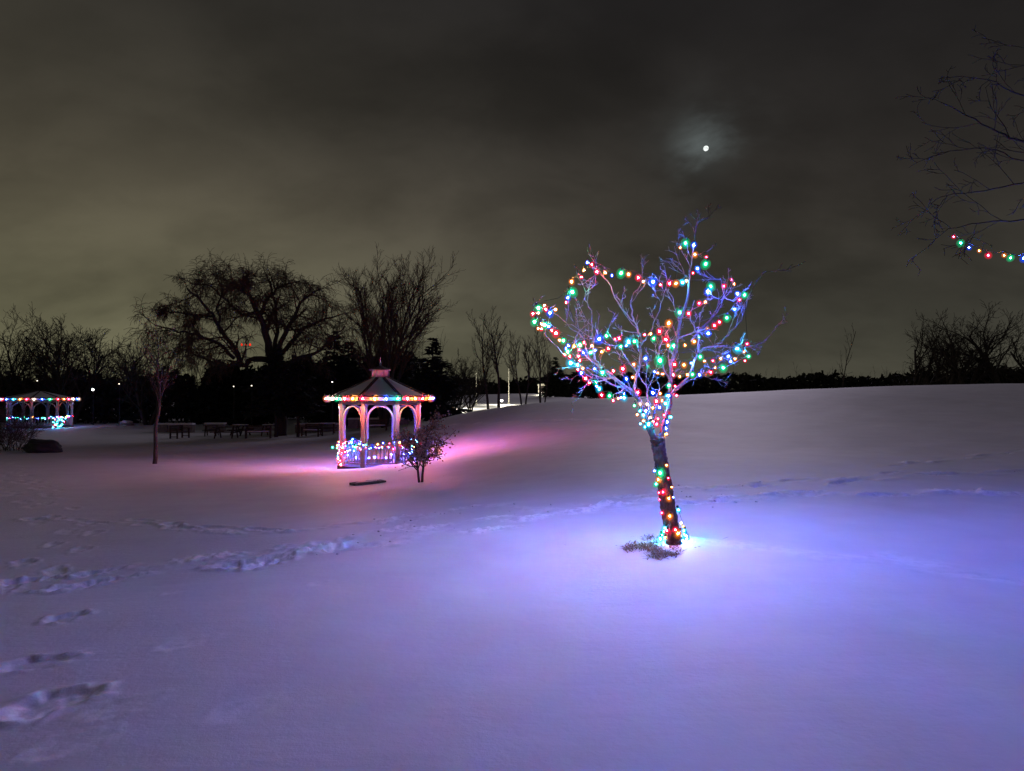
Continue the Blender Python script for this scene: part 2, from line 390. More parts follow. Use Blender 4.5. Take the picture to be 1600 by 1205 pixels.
def build_ground():
    rings = [0.5]
    while rings[-1] < 60: rings.append(rings[-1] * (1.0055 if 2 < rings[-1] < 22 else 1.009))
    while rings[-1] < 3500: rings.append(rings[-1] * 1.03)
    R = np.array(rings)
    fr = np.arange(-46, 46.01, 0.20); bk = np.arange(52, 308.1, 4.0)
    th = np.radians(np.r_[fr, bk]); nT = len(th); nR = len(R)
    X = R[:, None] * np.sin(th)[None]; Y = R[:, None] * np.cos(th)[None]
    Z = base_h(X, Y)
    x = X.ravel(); y = Y.ravel(); z = Z.ravel().copy()
    order = np.argsort(y); ys = y[order]
    turned_lit = np.zeros(len(x)); rough = np.zeros(len(x))
    for a_, b_, c_ in ((11, 7, 1), (-8, 17, 2), (23, 9, 3), (-19, -31, 4), (37, 22, 5), (41, -29, 6)):
        a_ *= 2.1; b_ *= 2.1
        rough += np.sin(a_ * x + b_ * y + c_ + 1.7 * np.sin(b_ * .4 * x - a_ * .3 * y)) / 2.2
    for pr_ in PRINTS:
        fx, fy, h, ln, wd, dp = pr_[:6]; rg = .3 if len(pr_) > 6 else 1.0
        rad = ln * 1.6 + .15
        i0, i1 = np.searchsorted(ys, (fy - rad, fy + rad)); idx = order[i0:i1]
        idx = idx[np.abs(x[idx] - fx) < rad]
        if not len(idx): continue
        dx = x[idx] - fx; dy = y[idx] - fy
        u = (dx * math.cos(h) + dy * math.sin(h)) / (ln * .62); v = (-dx * math.sin(h) + dy * math.cos(h)) / (wd * .75)
        v = v + rg * 0.25 * np.sin(u * 3 + fx * 9)
        v = v * (1 + .16 * np.sin(u * 2.4))                                 # boot outline: wide ball, narrow waist
        q = np.sqrt(u * u + v * v) + .12 * np.sin(9 * np.arctan2(v, u) + fx * 31) * 0.6
        hs = np.clip((1.12 - q) / .45, 0, 1); hole = -dp * .6 * hs * hs * (3 - 2 * hs)
        hole *= (1.0 if rg < 1 else ((-1.25 if fx > 0 else -.7) if (math.sin(fx * 91.7 + fy * 57.3) > -.35 and fx > -4) else .8))
        hole *= (1 + .35 * np.tanh(-u * 1.5))                       # heel deeper than the dragged toe
        rim = dp * .34 * np.exp(-((q - 1.30) / .20) ** 2) * (1 + .7 * np.sin(7 * np.arctan2(v, u) + fy * 17))
        tn = np.clip(1.75 - q, 0, 1) * (1 if dp > .033 else .35)
        turned_lit[idx] = np.maximum(turned_lit[idx], tn)
        rim = rim + rg * tn * dp * .22 * rough[idx]
        z[idx] += hole + rim
    me = bpy.data.meshes.new('snow_ground')
    V = np.c_[x, y, z]; V = np.vstack([V, [0, 0, z[:nT].mean()]])
    i = np.arange(nR - 1)[:, None] * nT; k = np.arange(nT)[None]; k2 = (k + 1) % nT
    quads = np.stack([i + k, i + nT + k, i + nT + k2, i + k2], -1).reshape(-1, 4)
    tri = np.stack([np.full(nT, len(V) - 1), np.arange(nT), (np.arange(nT) + 1) % nT], -1)
    me.vertices.add(len(V)); me.vertices.foreach_set('co', V.ravel())
    loops = np.r_[quads.ravel(), tri.ravel()]
    me.loops.add(len(loops)); me.loops.foreach_set('vertex_index', loops.astype(np.int32))
    nf = len(quads) + len(tri); me.polygons.add(nf)
    st = np.r_[np.arange(len(quads)) * 4, len(quads) * 4 + np.arange(len(tri)) * 3]
    me.polygons.foreach_set('loop_start', st.astype(np.int32))
    me.polygons.foreach_set('use_smooth', np.ones(nf, bool))
    me.update(calc_edges=True); me.validate()
    at_ = me.attributes.new('turned_lit', 'FLOAT', 'POINT'); at_.data.foreach_set('value', np.r_[turned_lit, 0.0].astype(np.float32))
    me.materials.append(M_SNOW)
    o = link('snow_ground', me)
    tag(o, 'snow covered park ground with trampled footprint trails', kind='structure')
    return o
build_ground()

# kicked-up lumps of snow beside the trails
def ico_pts():
    t = (1 + 5 ** .5) / 2
    v = [Vector(p).normalized() for p in ((-1, t, 0), (1, t, 0), (-1, -t, 0), (1, -t, 0), (0, -1, t), (0, 1, t), (0, -1, -t), (0, 1, -t), (t, 0, -1), (t, 0, 1), (-t, 0, -1), (-t, 0, 1))]
    f = [(0, 11, 5), (0, 5, 1), (0, 1, 7), (0, 7, 10), (0, 10, 11), (1, 5, 9), (5, 11, 4), (11, 10, 2), (10, 7, 6), (7, 1, 8), (3, 9, 4), (3, 4, 2), (3, 2, 6), (3, 6, 8), (3, 8, 9), (4, 9, 5), (2, 4, 11), (6, 2, 10), (8, 6, 7), (9, 8, 1)]
    return v, f
ICO_V, ICO_F = ico_pts()
def add_ico(mb, c, r, jit=0.0, sq=(1, 1, 1), mat=0):
    b = len(mb.v)
    for p in ICO_V:
        k = r * (1 + random.uniform(-jit, jit)); mb.v.append((c[0] + p.x * k * sq[0], c[1] + p.y * k * sq[1], c[2] + p.z * k * sq[2]))
    for f in ICO_F: mb.f.append(tuple(b + i for i in f)); mb.m.append(mat)
def sub_ico(n=1):
    v = [p.copy() for p in ICO_V]; f = list(ICO_F)
    for _ in range(n):
        cache = {}; g = []
        def mid(a, b):
            k = (min(a, b), max(a, b))
            if k not in cache: v.append(((v[a] + v[b]) / 2).normalized()); cache[k] = len(v) - 1
            return cache[k]
        for a, b, c in f:
            x, y, z = mid(a, b), mid(b, c), mid(c, a); g += [(a, x, z), (b, y, x), (c, z, y), (x, y, z)]
        f = g
    return v, f
mb = MB()
zs = base_h(np.array([c[0] for c in CLODS]), np.array([c[1] for c in CLODS]))
for (x, y, r), z in zip(CLODS, zs): add_ico(mb, (x, y, z + r * .35), r, .3, (1.4, 1.2, .8))
o = mb.build('snow_clods', M_SNOW, smooth=True); tag(o, 'small kicked-up lumps of snow along the footprint trails', kind='stuff')

# ------------------------------------------------------------------ moon
v, f = sub_ico(3); mb = MB(); mb.v = [tuple(p) for p in v]; mb.f = f; mb.m = [0] * len(f)
mm = emit('moon_glow', (1, 1, 1), 1.0, 'NONE'); t = mm.node_tree
tcn = t.nodes.new('ShaderNodeTexCoord'); nz = t.nodes.new('ShaderNodeTexNoise'); nz.inputs['Scale'].default_value = 1.6; nz.inputs['Detail'].default_value = 4
rp = t.nodes.new('ShaderNodeValToRGB'); rp.color_ramp.elements[0].position = .35; rp.color_ramp.elements[1].position = .6
rp.color_ramp.elements[0].color = (.50, .54, .52, 1); rp.color_ramp.elements[1].color = (.95, 1.0, .97, 1)
t.links.new(tcn.outputs['Object'], nz.inputs['Vector']); t.links.new(nz.outputs[0], rp.inputs[0])
t.links.new(rp.outputs[0], t.nodes['Emission'].inputs[0])
o = mb.build('moon', mm, smooth=True); o.location = Vector((0, 0, CAM_H)) + MOON_DIR * 4000; o.scale = (14.5,) * 3
tag(o, 'small pale full moon glowing through thin cloud', 'moon', kind='thing')

# ------------------------------------------------------------------ branch growth
UP = Vector((0, 0, 1))
def rvec():
    while True:
        v = Vector((random.uniform(-1, 1), random.uniform(-1, 1), random.uniform(-1, 1)))
        if 0.01 < v.length < 1: return v.normalized()
def grow(mbs, p, d, ln, r, lvl, P, rec=None):
    """one branch, then its children; P: dict of per-level lists"""
    n = P['seg'][lvl]; wig = P['wig'][lvl]; up = P['up'][lvl]
    pts = [p.copy()]; rad = [r]; d = d.normalized(); tip = P['tip'][lvl]
    for i in range(n):
        d = (d + rvec() * wig + UP * up).normalized()
        p = p + d * (ln / n); pts.append(p.copy()); rad.append(max(P['rmin'], r * (1 + (tip - 1) * (i + 1) / n)))
    mbs[min(lvl, len(mbs) - 1)].tube(pts, rad, P['sides'][lvl], cap=(lvl == 0))
    if rec is not None: rec.extend(pts)
    spawn(mbs, pts, rad, ln, lvl, P, rec)
def spawn(mbs, pts, rad, ln, lvl, P, rec=None):
    if lvl + 1 >= len(P['seg']): return
    n = len(pts) - 1
    for j in range(P['n'][lvl]):
        t = P['t0'][lvl] + (1 - P['t0'][lvl]) * ((j + random.random()) / P['n'][lvl]); t = min(t, .999)
        i = int(t * n); q = pts[i].lerp(pts[i + 1], t * n - i)
        dd = (pts[i + 1] - pts[i]).normalized()
        ax = dd.cross(rvec())
        if ax.length < 1e-3: continue
        a = math.radians(P['ang'][lvl] * random.uniform(.6, 1.3))
        nd = Matrix.Rotation(a, 3, ax.normalized()) @ dd
        l2 = ln * P['len'][lvl] * random.uniform(.65, 1.25) * (1 - P['fall'][lvl] * t)
        grow(mbs, q, nd, l2, max(P['rmin'], rad[i] * P['rk'][lvl]), lvl + 1, P, rec)

BARE = dict(seg=[7, 6, 5, 4], wig=[.10, .16, .22, .28], up=[.03, .10, .09, .06], tip=[.35, .3, .3, .4], sides=[7, 5, 3, 3], rmin=.009,
            n=[11, 8, 6, 0], t0=[.22, .2, .15, 0], ang=[42, 40, 38, 35], len=[.62, .5, .45, .5], fall=[.35, .35, .3, 0], rk=[.55, .55, .6, .6])
def variant(b, **k):
    d = dict(b); d.update(k); return d
def bare_tree(name, base, height, r, P, label, group='bare trees', lean=(0, 0), mats=(M_BARK, M_BARK), cat='tree', stems=1, spread=.35, seed=0):
    random.seed(seed)
    root = empty(name, base, 0, label, cat, group)
    tr, cw_ = MB(), MB()
    for s in range(stems):
        d = Vector((lean[0], lean[1], 1))
        if stems > 1:
            g = 2 * math.pi * (s + random.random() * .5) / stems; d += Vector((math.cos(g), math.sin(g), 0)) * spread
        grow([tr, cw_], Vector((0, 0, -.15)) + (Vector((d.x, d.y, 0)) * .25 if stems > 1 else Vector()), d, height * (P.get('trunkk', .75)) * random.uniform(.9, 1.1), r, 0, P)
    tr.build('trunk', mats[0], root, True); cw_.build('crown', mats[1], root)
    return root

# --- background bare trees
TALL = variant(BARE, n=[16, 8, 6, 0], up=[.03, .16, .12, .08], ang=[34, 32, 32, 30], t0=[.18, .15, .12, 0], len=[.58, .5, .45, .5], trunkk=.85)
BROAD = variant(BARE, n=[12, 9, 7, 0], up=[.03, .08, .06, .03], ang=[50, 42, 40, 38], t0=[.15, .15, .12, 0], len=[.7, .52, .45, .5], trunkk=.7)
BUSHY = variant(BARE, seg=[5, 5, 4, 3], n=[10, 8, 6, 0], t0=[.08, .1, .1, 0], up=[.04, .08, .05, .03], ang=[40, 40, 40, 36], len=[.7, .5, .45, .5], trunkk=.75)

def H(px, d, ytop):                         # height of a tree standing at column px whose top shows at ytop
    g = ground_at(px, d); return at(px, ytop, d).z - g.z
bare_tree('bare_tree', ground_at(600, 48), H(600, 48, 402), .14, variant(TALL, n=[15, 8, 7, 0], rmin=.010, t0=[.35, .12, .12, 0], len=[.42, .5, .45, .5], trunkk=.80, up=[.03, .07, .07, .05]), 'tall bare tree with upswept branches rising behind the near gazebo roof', seed=11, stems=8, spread=.21, mats=(M_BARK, M_WILLOW))
for i, (px, d, yt, st, lb) in enumerate((
        (112, 62, 474, 3, 'spreading bare tree above the far gazebo'),
        (178, 66, 492, 2, 'bare tree between the far gazebo tree and the thin leaning sapling'),
        (60, 70, 490, 2, 'leftmost whole bare tree on the skyline, behind the far gazebo'),
        (-30, 62, 505, 2, 'bare tree cut off by the left edge of the picture'),
        (232, 60, 520, 2, 'lower bare tree at the left foot of the big willow'))):
    bare_tree('bare_tree', ground_at(px, d), H(px, d, yt) * .95, .22, variant(BROAD, rmin=.016, n=[14, 9, 7, 0]), lb, stems=st, spread=.45, seed=30 + i)
for i, (px, d, yt, r, lb) in enumerate((
        (763, 46, 498, .10, 'left one of the two slender bare trees beside the pale flagpoles'),
        (779, 46, 490, .11, 'taller right one of the two slender bare trees, a ground lamp at its foot'),
        (815, 46, 535, .07, 'short bare tree of a twin pair between the slender trees and the lit shrine'),
        (821, 46.5, 540, .07, 'right hand short bare tree of the twin pair near the lit shrine'),
        (845, 47, 530, .08, 'slim bare tree standing in front of the lit shrine'),
        (851, 47.5, 545, .06, 'smallest slim bare tree just right of the lit shrine middle'))):
    bare_tree('bare_tree', ground_at(px, d), H(px, d, yt), r, variant(TALL, n=[12, 6, 5, 0], t0=[.38, .2, .15, 0], rmin=.009, len=[.45, .5, .45, .5]), lb, seed=50 + i)
for i, (px, d, yt, lb) in enumerate((
        (716, 60, 552, 'low bushy bare tree right of the conifer by the near gazebo'),
        (735, 64, 560, 'low bushy bare tree behind the left pale flagpole'),
        (700, 58, 575, 'low bare tree in the dark beneath the conifer by the near gazebo'))):
    bare_tree('bare_tree', ground_at(px, d), H(px, d, yt), .09, variant(BUSHY, rmin=.011), lb, stems=3, spread=.3, seed=70 + i)
for i, (px, d, yt, st, lb) in enumerate((
        (1440, 74, 530, 3, 'leftmost low spreading bare tree on the right skyline'),
        (1478, 72, 508, 3, 'gnarled bare tree second from left on the right skyline'),
        (1515, 70, 494, 2, 'tallest gnarled bare tree on the right skyline'),
        (1568, 70, 488, 2, 'upright bare tree on the right skyline near the picture edge'),
        (1620, 72, 500, 2, 'bare tree on the right skyline cut by the picture edge'))):
    bare_tree('bare_tree', ground_at(px, d), H(px, d, yt) * 1.2, .26, variant(BROAD, n=[9, 7, 6, 0], rmin=.017, wig=[.2, .28, .3, .3]), lb, stems=st, spread=.55, seed=90 + i)
bare_tree('bare_tree', ground_at(1314, 62), H(1314, 62, 495), .06, variant(TALL, n=[7, 4, 3, 0], rmin=.008, len=[.35, .4, .4, .4]), 'lone thin faint bare sapling on the crest of the right hill', seed=120)

# --- big willow
def willow():
    random.seed(5); d0 = 46.0
    g = ground_at(440, d0)
    root = empty('willow_tree', g, 0, 'broad old willow with arching limbs and fine drooping twigs', 'tree')
    limbs = [
        ([(440, 690), (438, 640), (432, 590), (425, 550)], .42, .34, 0, 0),
        ([(425, 552), (412, 500), (402, 465), (385, 435), (360, 415)], .30, .07, 0, -3),
        ([(425, 552), (395, 545), (375, 560), (362, 530), (340, 500), (328, 470), (310, 448), (285, 425)], .24, .06, 0, -4),
        ([(362, 545), (335, 520), (300, 505), (270, 498), (232, 488)], .14, .04, -1, -5),
        ([(328, 472), (300, 470), (265, 465), (240, 462)], .10, .03, -2, -5),
        ([(404, 472), (418, 440), (440, 420), (470, 412)], .16, .05, 0, 3),
        ([(428, 540), (445, 500), (462, 470), (478, 440), (505, 425)], .20, .05, 0, -2),
        ([(430, 545), (455, 520), (475, 495), (505, 478), (535, 470)], .20, .05, 0, 3),
        ([(432, 565), (470, 545), (500, 535), (520, 510), (545, 490)], .16, .04, 0, -3),
        ([(385, 437), (372, 412), (378, 402)], .09, .04, -3, -3),
        ([(370, 555), (345, 560), (310, 545), (285, 530), (262, 528)], .12, .04, -1, 4),
        ([(402, 467), (375, 470), (350, 445), (320, 420), (290, 415)], .13, .04, 0, 4),
        ([(340, 502), (335, 460), (342, 425), (335, 408)], .10, .03, -2, 1),
        ([(425, 548), (432, 500), (430, 450), (422, 415), (415, 400)], .18, .04, 0, 4)]
    P = dict(seg=[1, 5, 5, 6], wig=[0, .22, .20, .10], up=[0, .01, -.07, -.18], tip=[1, .3, .35, .5], sides=[5, 4, 3, 3], rmin=.011,
             n=[15, 8, 7, 0], t0=[.2, .2, .2, 0], ang=[55, 52, 50, 40], len=[.37, .62, .75, .5], fall=[.3, .2, .1, 0], rk=[.5, .55, .6, .6])
    tr, cr_ = MB(), MB(); limbs_mb = []
    for k, (pp, r0, r1, o0, o1) in enumerate(limbs):
        n = len(pp); raw = [at(440 + (x - 440) * .95, 690 - (690 - y) * .90, d0 + o0 + (o1 - o0) * i / (n - 1)) - g for i, (x, y) in enumerate(pp)]
        pts = []; 
        for i in range(n - 1):
            for s in range(3):
                pts.append(raw[i].lerp(raw[i + 1], s / 3) + rvec() * (.10 if i + s else 0))
        pts.append(raw[-1]); m = len(pts)
        rad = [r0 + (r1 - r0) * i / (m - 1) for i in range(m)]
        if k == 0: tr.tube(pts, rad, 10); continue
        mb = MB(); mb.tube(pts, rad, 7); limbs_mb.append(mb)
        ln = sum((a - b).length for a, b in zip(pts[:-1], pts[1:]))
        spawn([mb, cr_], pts, rad, min(ln, 6.0), 0, P)
    tr.build('trunk', M_BARK, root, True)
    for mb in limbs_mb: mb.build('limb', M_BARK, root, True)
    cr_.build('crown', M_WILLOW, root)
willow()

# --- conifers
def conifer(base, h, w, label, seed, droop=.25, clear=.06):
    random.seed(seed)
    root = empty('conifer_tree', base, 0, label, 'tree', 'dark conifers')
    tr, cr_ = MB(), MB()
    tr.tube([Vector((0, 0, -.2)), Vector((0, 0, h * .5)), Vector((0, 0, h * .97))], [h * .022, h * .014, .02], 7)
    levels = int(h * 3.2)
    for i in range(levels):
        t = (i + random.random() * .6) / levels; z = h * (clear + (.98 - clear) * t)
        reach = w * (1 - t) ** .8 * random.uniform(.7, 1.2) + .12
        for k in range(random.randint(8, 11)):
            g = random.uniform(0, 2 * math.pi); rr = reach * random.uniform(.6, 1.2)
            d = Vector((math.cos(g), math.sin(g), 0)); side = Vector((-d.y, d.x, 0))
            p0 = Vector((0, 0, z)); p1 = p0 + d * rr + Vector((0, 0, rr * random.uniform(-droop, .12)))
            cr_.tube([p0, p1], [.025, .008], 3, cap=False)
            nb = max(5, int(rr * 9))
            for j in range(nb):
                s = .12 + .9 * j / nb; c = p0.lerp(p1, s); sz = (.24 + .16 * rr) * (1.15 - .5 * s) * random.uniform(.7, 1.4)
                q = (d * random.uniform(.2, 1) + side * random.uniform(-1.1, 1.1) + UP * random.uniform(-.55, .3)).normalized()
                sd = q.cross(UP + rvec() * .6).normalized() * sz * .38
                cr_.poly([c - sd * .3, c + q * sz * .55 + sd, c + q * sz * 1.25, c + q * sz * .55 - sd])
    tr.build('trunk', M_BARK, root); cr_.build('crown', M_NEEDLE, root)
for i, (px, d, yt, w, lb) in enumerate((
        (676, 52, 524, 2.7, 'dark conifer with shelving boughs just right of the near gazebo roof'),
        (522, 56, 512, 2.9, 'tall dark pointed conifer left of the near gazebo roof'),
        (545, 58, 528, 3.2, 'dark conifer directly behind the near gazebo roof'),
        (432, 43.5, 540, 1.9, 'broad dark conifer under the middle of the willow'),
        (466, 44, 562, 1.7, 'lower dark conifer under the right side of the willow'),
        (636, 58, 545, 2.2, 'dark conifer half hidden behind the right of the near gazebo roof'),
        (330, 62, 588, 2.2, 'low dark conifer under the left arm of the willow'),
        (868, 120, 556, 3.2, 'dark conifer on the mound right of the lit shrine'),
        (392, 60, 575, 2.3, 'low dark conifer below the red mast lights'))):
    conifer(ground_at(px, d), H(px, d, yt), w, lb, 200 + i, clear=.32 if d < 45 else .06)

# --- dark woods that read as one mass
def woods(name, x0, x1, d0, d1, top, n, label, size, seed, lump=1.0, stems=0):
    random.seed(seed); mb = MB()
    ph = [random.uniform(0, 6) for _ in range(5)]
    X = np.array([random.random() for _ in range(n)]); D = np.array([random.uniform(d0, d1) for _ in range(n)])
    PX = x0 + (x1 - x0) * X; xs = (PX - 800) / FPX * D; zs = base_h(xs, D)
    for px, d, x, z in zip(PX, D, xs, zs):
        ed = min(1.0, (px - x0) / 40 + .25, (x1 - px) / 40 + .25)
        tp = top * ed + lump * (.45 * math.sin(px * .045 + ph[0]) + .35 * math.sin(px * .11 + ph[1] + d) + .25 * math.sin(px * .27 + ph[2])) + random.gauss(0, .15 * lump)
        c = Vector((x, d, z + max(.2, tp) * random.random() ** .8))
        a = rvec() * size * random.uniform(.5, 1.3); b = rvec() * size * random.uniform(.4, 1.0)
        mb.poly([c - a, c - b * .6, c + a, c + b])
    for _ in range(stems):
        px = random.uniform(x0, x1); d = random.uniform(d0, d1); g = ground_at(px, d); hh = top * random.uniform(.9, 1.5)
        p = [g, g + Vector((random.gauss(0, .2), 0, hh * .5)), g + Vector((random.gauss(0, .5), random.gauss(0, .3), hh))]
        mb.tube(p, [.04, .03, .012], 3, cap=False)
        for k in range(5):
            q = p[1].lerp(p[2], random.random()); mb.tube([q, q + Vector((random.gauss(0, .4), random.gauss(0, .3), random.uniform(.3, .9)))], [.015, .008], 3, cap=False)
    o = mb.build(name, M_WOOD); tag(o, label, kind='stuff')
woods('woodland', -500, 330, 63, 74, 4.6, 17000, 'black mass of undergrowth and woods behind the far gazebo', .42, 301, 1.0, 260)
woods('woodland', 300, 690, 66, 74, 5.8, 15000, 'black mass of shrubs under and behind the willow and near gazebo', .42, 302, 1.0, 160)
woods('woodland', 868, 2300, 118, 132, 5.0, 22000, 'dark far wood showing as a low band above the right hill crest', .7, 303, 1.0, 200)
woods('woodland', 1400, 2200, 78, 86, 3.6, 9000, 'black undergrowth beneath the bare trees on the right skyline', .45, 304, .8, 120)
woods('woodland', 640, 900, 165, 185, 4.4, 5000, 'far dark wood behind the flagpoles and the lit shrine', 1.0, 305, 1.3, 120)

# ------------------------------------------------------------------ light bulbs
#        core emission (linear)   glass colour            
BCOL = {'R': ((38, 1.0, 3.0), (1.0, 0.012, 0.05)),
        'G': ((0.8, 20, 9.0), (0.0, 0.62, 0.22)),
        'B': ((6.0, 18.0, 200), (0.0, 0.07, 1.0)),
        'Y': ((30, 9.5, 1.6), (1.0, 0.22, 0.02)),
        'C': ((1.5, 28, 58), (0.02, 0.55, 0.85)),
        'W': ((22, 14, 13), (1.0, 0.60, 0.45))}
GAIN = 74.0
BM = {}
def bulb_mesh(c, gain=1.0, key=''):
    k = c + key
    if k in BM: return BM[k]
    core, glass = BCOL[c]
    if c == 'B' and key in ('_eave', '_rail', '_far'): core = (2.0, 5.0, 60)      # dimmer blue bulbs on the gazebos
    mb = MB(); v, f = sub_ico(1); b = 0
    mb.v = [(p.x * .008, p.y * .008, p.z * .010) for p in v]; mb.f = [tuple(q) for q in f]; mb.m = [0] * len(f)
    mb.lathe([(.004, -.032), (.014, -.027), (.022, -.013), (.0245, .002), (.020, .016), (.012, .024)], 10, 1)
    mb.lathe([(r * 1.65, z * 1.5) for r, z in ((.004, -.032), (.014, -.027), (.022, -.013), (.0245, .002), (.020, .016), (.012, .024))], 10, 3)  # added outer shell, glows weakly to imitate bloom round the bulb
    mb.lathe([(.011, .0245), (.011, .045), (.007, .050)], 8, 2)
    mats = [emit('bulb_core_' + k, core, gain * GAIN), shellmat('bulb_glass_' + k, glass, .9, .45), M_WIRE, shellmat('bulb_bloom_' + k, glass, .9, .13)]
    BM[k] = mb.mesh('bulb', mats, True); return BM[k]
SIZES = {1: .55, 2: .9, 3: 1.35}
def light_string(label, bulbs, group='strings of coloured lights', scale=1.0, key='', gain=1.0, order=None, closed=False, sag=.06, smin=None):
    """bulbs: list of (Vector, colour, size)"""
    org = bulbs[0][0].copy()
    root = empty('light_string', org, 0, label, 'string lights', group)
    for bl in bulbs:
        p, c, s = bl[:3]
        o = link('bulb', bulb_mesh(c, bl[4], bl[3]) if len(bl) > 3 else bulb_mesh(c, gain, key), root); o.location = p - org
        k = SIZES[s] * scale * random.uniform(.9, 1.1); o.scale = (k, k, k)
        o.rotation_euler = (random.uniform(-.5, .5), random.uniform(-.5, .5), random.uniform(0, 6))
    pts = [b[0] - org + Vector((0, 0, .045 * scale)) for b in bulbs]
    if order != 'given':
        left = pts[1:]; ch = [pts[0]]
        while left:
            j = min(range(len(left)), key=lambda q: (left[q] - ch[-1]).length); ch.append(left.pop(j))
        pts = ch
    if closed: pts.append(pts[0])
    mb = MB()
    for a, b in zip(pts[:-1], pts[1:]):
        l = (a - b).length
        mid = a.lerp(b, .5) - Vector((0, 0, min(sag, l * .12)))
        mb.tube([a, a.lerp(mid, .6), mid, b.lerp(mid, .6), b], .0028 * max(1, scale * .6), 3, cap=False)
    if mb.v: mb.build('wire', M_WIRE, root)
    return root

# ------------------------------------------------------------------ the lit tree
TD = 6.5
tree_base = hit(1052, 850); TD = tree_base.y
tree = empty('ornamental_tree', tree_base, 0, 'small bare leaning tree wound with coloured lights in the snow', 'tree')
random.seed(21)
NODES = []                                     # (px,py,point) of everything in the crown, for hanging the lights
def proj(p):
    c, s = math.cos(PITCH), math.sin(PITCH); q = p - Vector((0, 0, CAM_H))
    dep = q.y * c + q.z * s; up = -q.y * s + q.z * c
    return (800 + FPX * q.x / dep, 602.5 - FPX * up / dep)
def smooth_line(raw, per=4, wob=.012):
    pts = []; n = len(raw)
    for i in range(n - 1):
        p0 = raw[max(0, i - 1)]; p1 = raw[i]; p2 = raw[i + 1]; p3 = raw[min(n - 1, i + 2)]
        for s in range(per):
            t = s / per
            q = ((p1 * 2) + (p2 - p0) * t + (p0 * 2 - p1 * 5 + p2 * 4 - p3) * t * t + (p1 * 3 - p0 - p2 * 3 + p3) * t ** 3) * .5
            pts.append(q + (rvec() * wob if (i + s) else Vector()))
    pts.append(raw[-1]); return pts
TW = dict(seg=[1, 5, 4, 3], wig=[0, .24, .28, .3], up=[0, .10, .08, .05], tip=[1, .35, .4, .5], sides=[6, 5, 4, 3], rmin=.0024,
          n=[6, 4, 3, 0], t0=[.18, .2, .2, 0], ang=[46, 44, 42, 40], len=[.42, .48, .5, .5], fall=[.35, .3, .3, 0], rk=[.52, .6, .62, .6])
trunk_mb = MB()
tp = smooth_line([at(x, y, TD) - tree_base for x, y in ((1054, 862), (1051, 840), (1045, 800), (1037, 745), (1030, 705), (1027, 684))], 11, .002)
m = len(tp); trad = []
for i in range(m):
    t = i / (m - 1); trad.append(.064 + .030 * (1 - t) ** 2 + .05 * max(0, 1 - t * 9) + .012 * max(0, (t - .8) / .2) + random.uniform(-.003, .003))
trunk_mb.tube(tp, trad, 22)
trunk_mb.v = [(x + random.gauss(0, .0028), y + random.gauss(0, .0028), z) for x, y, z in trunk_mb.v]
trunk_mb.build('trunk', M_TRUNK, tree, True)
TRUNK = [(p + tree_base, r) for p, r in zip(tp, trad)]
LIMBS = [  # photo points, r0, r1, depth offset at start and end
    ([(1024, 688), (1017, 676), (1005, 645), (996, 622), (985, 612), (957, 588), (940, 575), (919, 558)], .042, .014, 0, -.5),
    ([(1031, 688), (1035, 676), (1043, 645), (1047, 625), (1047, 600), (1050, 570), (1057, 535), (1063, 499)], .040, .018, 0, .1),
    ([(1063, 499), (1075, 463), (1078, 433), (1082, 395), (1087, 359), (1096, 332)], .018, .004, .1, .0),
    ([(1046, 622), (1057, 607), (1078, 586), (1087, 559), (1099, 544), (1123, 538), (1138, 523), (1158, 499), (1173, 454), (1197, 424)], .027, .004, 0, -.6),
    ([(1110, 541), (1126, 541), (1152, 542), (1179, 540), (1200, 529), (1218, 505)], .014, .003, -.2, -.8),
    ([(1057, 607), (1075, 596), (1090, 590), (1115, 577), (1140, 570), (1170, 556)], .014, .004, 0, .7),
    ([(1092, 552), (1087, 514), (1078, 496), (1085, 470)], .012, .004, -.1, .5),
    ([(1080, 533), (1100, 508), (1120, 490), (1131, 460), (1125, 435)], .014, .004, .0, .8),
    ([(1131, 465), (1145, 470), (1163, 455), (1175, 440)], .008, .003, .7, .5),
    ([(996, 622), (991, 607), (998, 570), (1001, 540), (1003, 529), (991, 505), (967, 475), (949, 439), (933, 425), (916, 407)], .026, .004, 0, .4),
    ([(990, 503), (987, 480), (988, 463), (1003, 439), (1000, 398)], .012, .003, .2, -.1),
    ([(1003, 535), (1015, 520), (1030, 484), (1039, 451), (1048, 430)], .011, .003, .1, .6),
    ([(957, 588), (930, 570), (916, 545), (913, 529), (890, 511), (863, 487), (832, 478)], .016, .003, -.2, .2),
    ([(985, 612), (970, 607), (934, 589), (899, 568), (878, 550), (850, 520)], .015, .004, 0, -.9),
    ([(940, 575), (928, 556), (926, 520), (924, 487), (913, 463), (930, 440), (925, 415)], .013, .003, -.3, .5),
    ([(1015, 668), (1012, 620), (1009, 604), (979, 559), (961, 535), (945, 510)], .018, .004, 0, .9),
    ([(1048, 600), (1035, 570), (1030, 545), (1040, 520), (1050, 505)], .013, .004, .0, -.7),
    ([(1020, 665), (1024, 630), (1030, 600), (1012, 570), (1005, 560)], .015, .004, 0, -.8),
    ([(1062, 505), (1055, 480), (1048, 462), (1042, 450)], .007, .003, .1, -.3),
    ([(1078, 436), (1066, 425), (1050, 412), (1035, 408)], .006, .002, .1, .3),
    ([(1082, 400), (1098, 396), (1112, 388), (1118, 378)], .006, .002, .0, -.2),
    ([(1086, 365), (1078, 350), (1072, 345)], .004, .002, 0, .1),
    ([(957, 590), (925, 590), (905, 585), (890, 600)], .009, .003, -.2, .3),
]
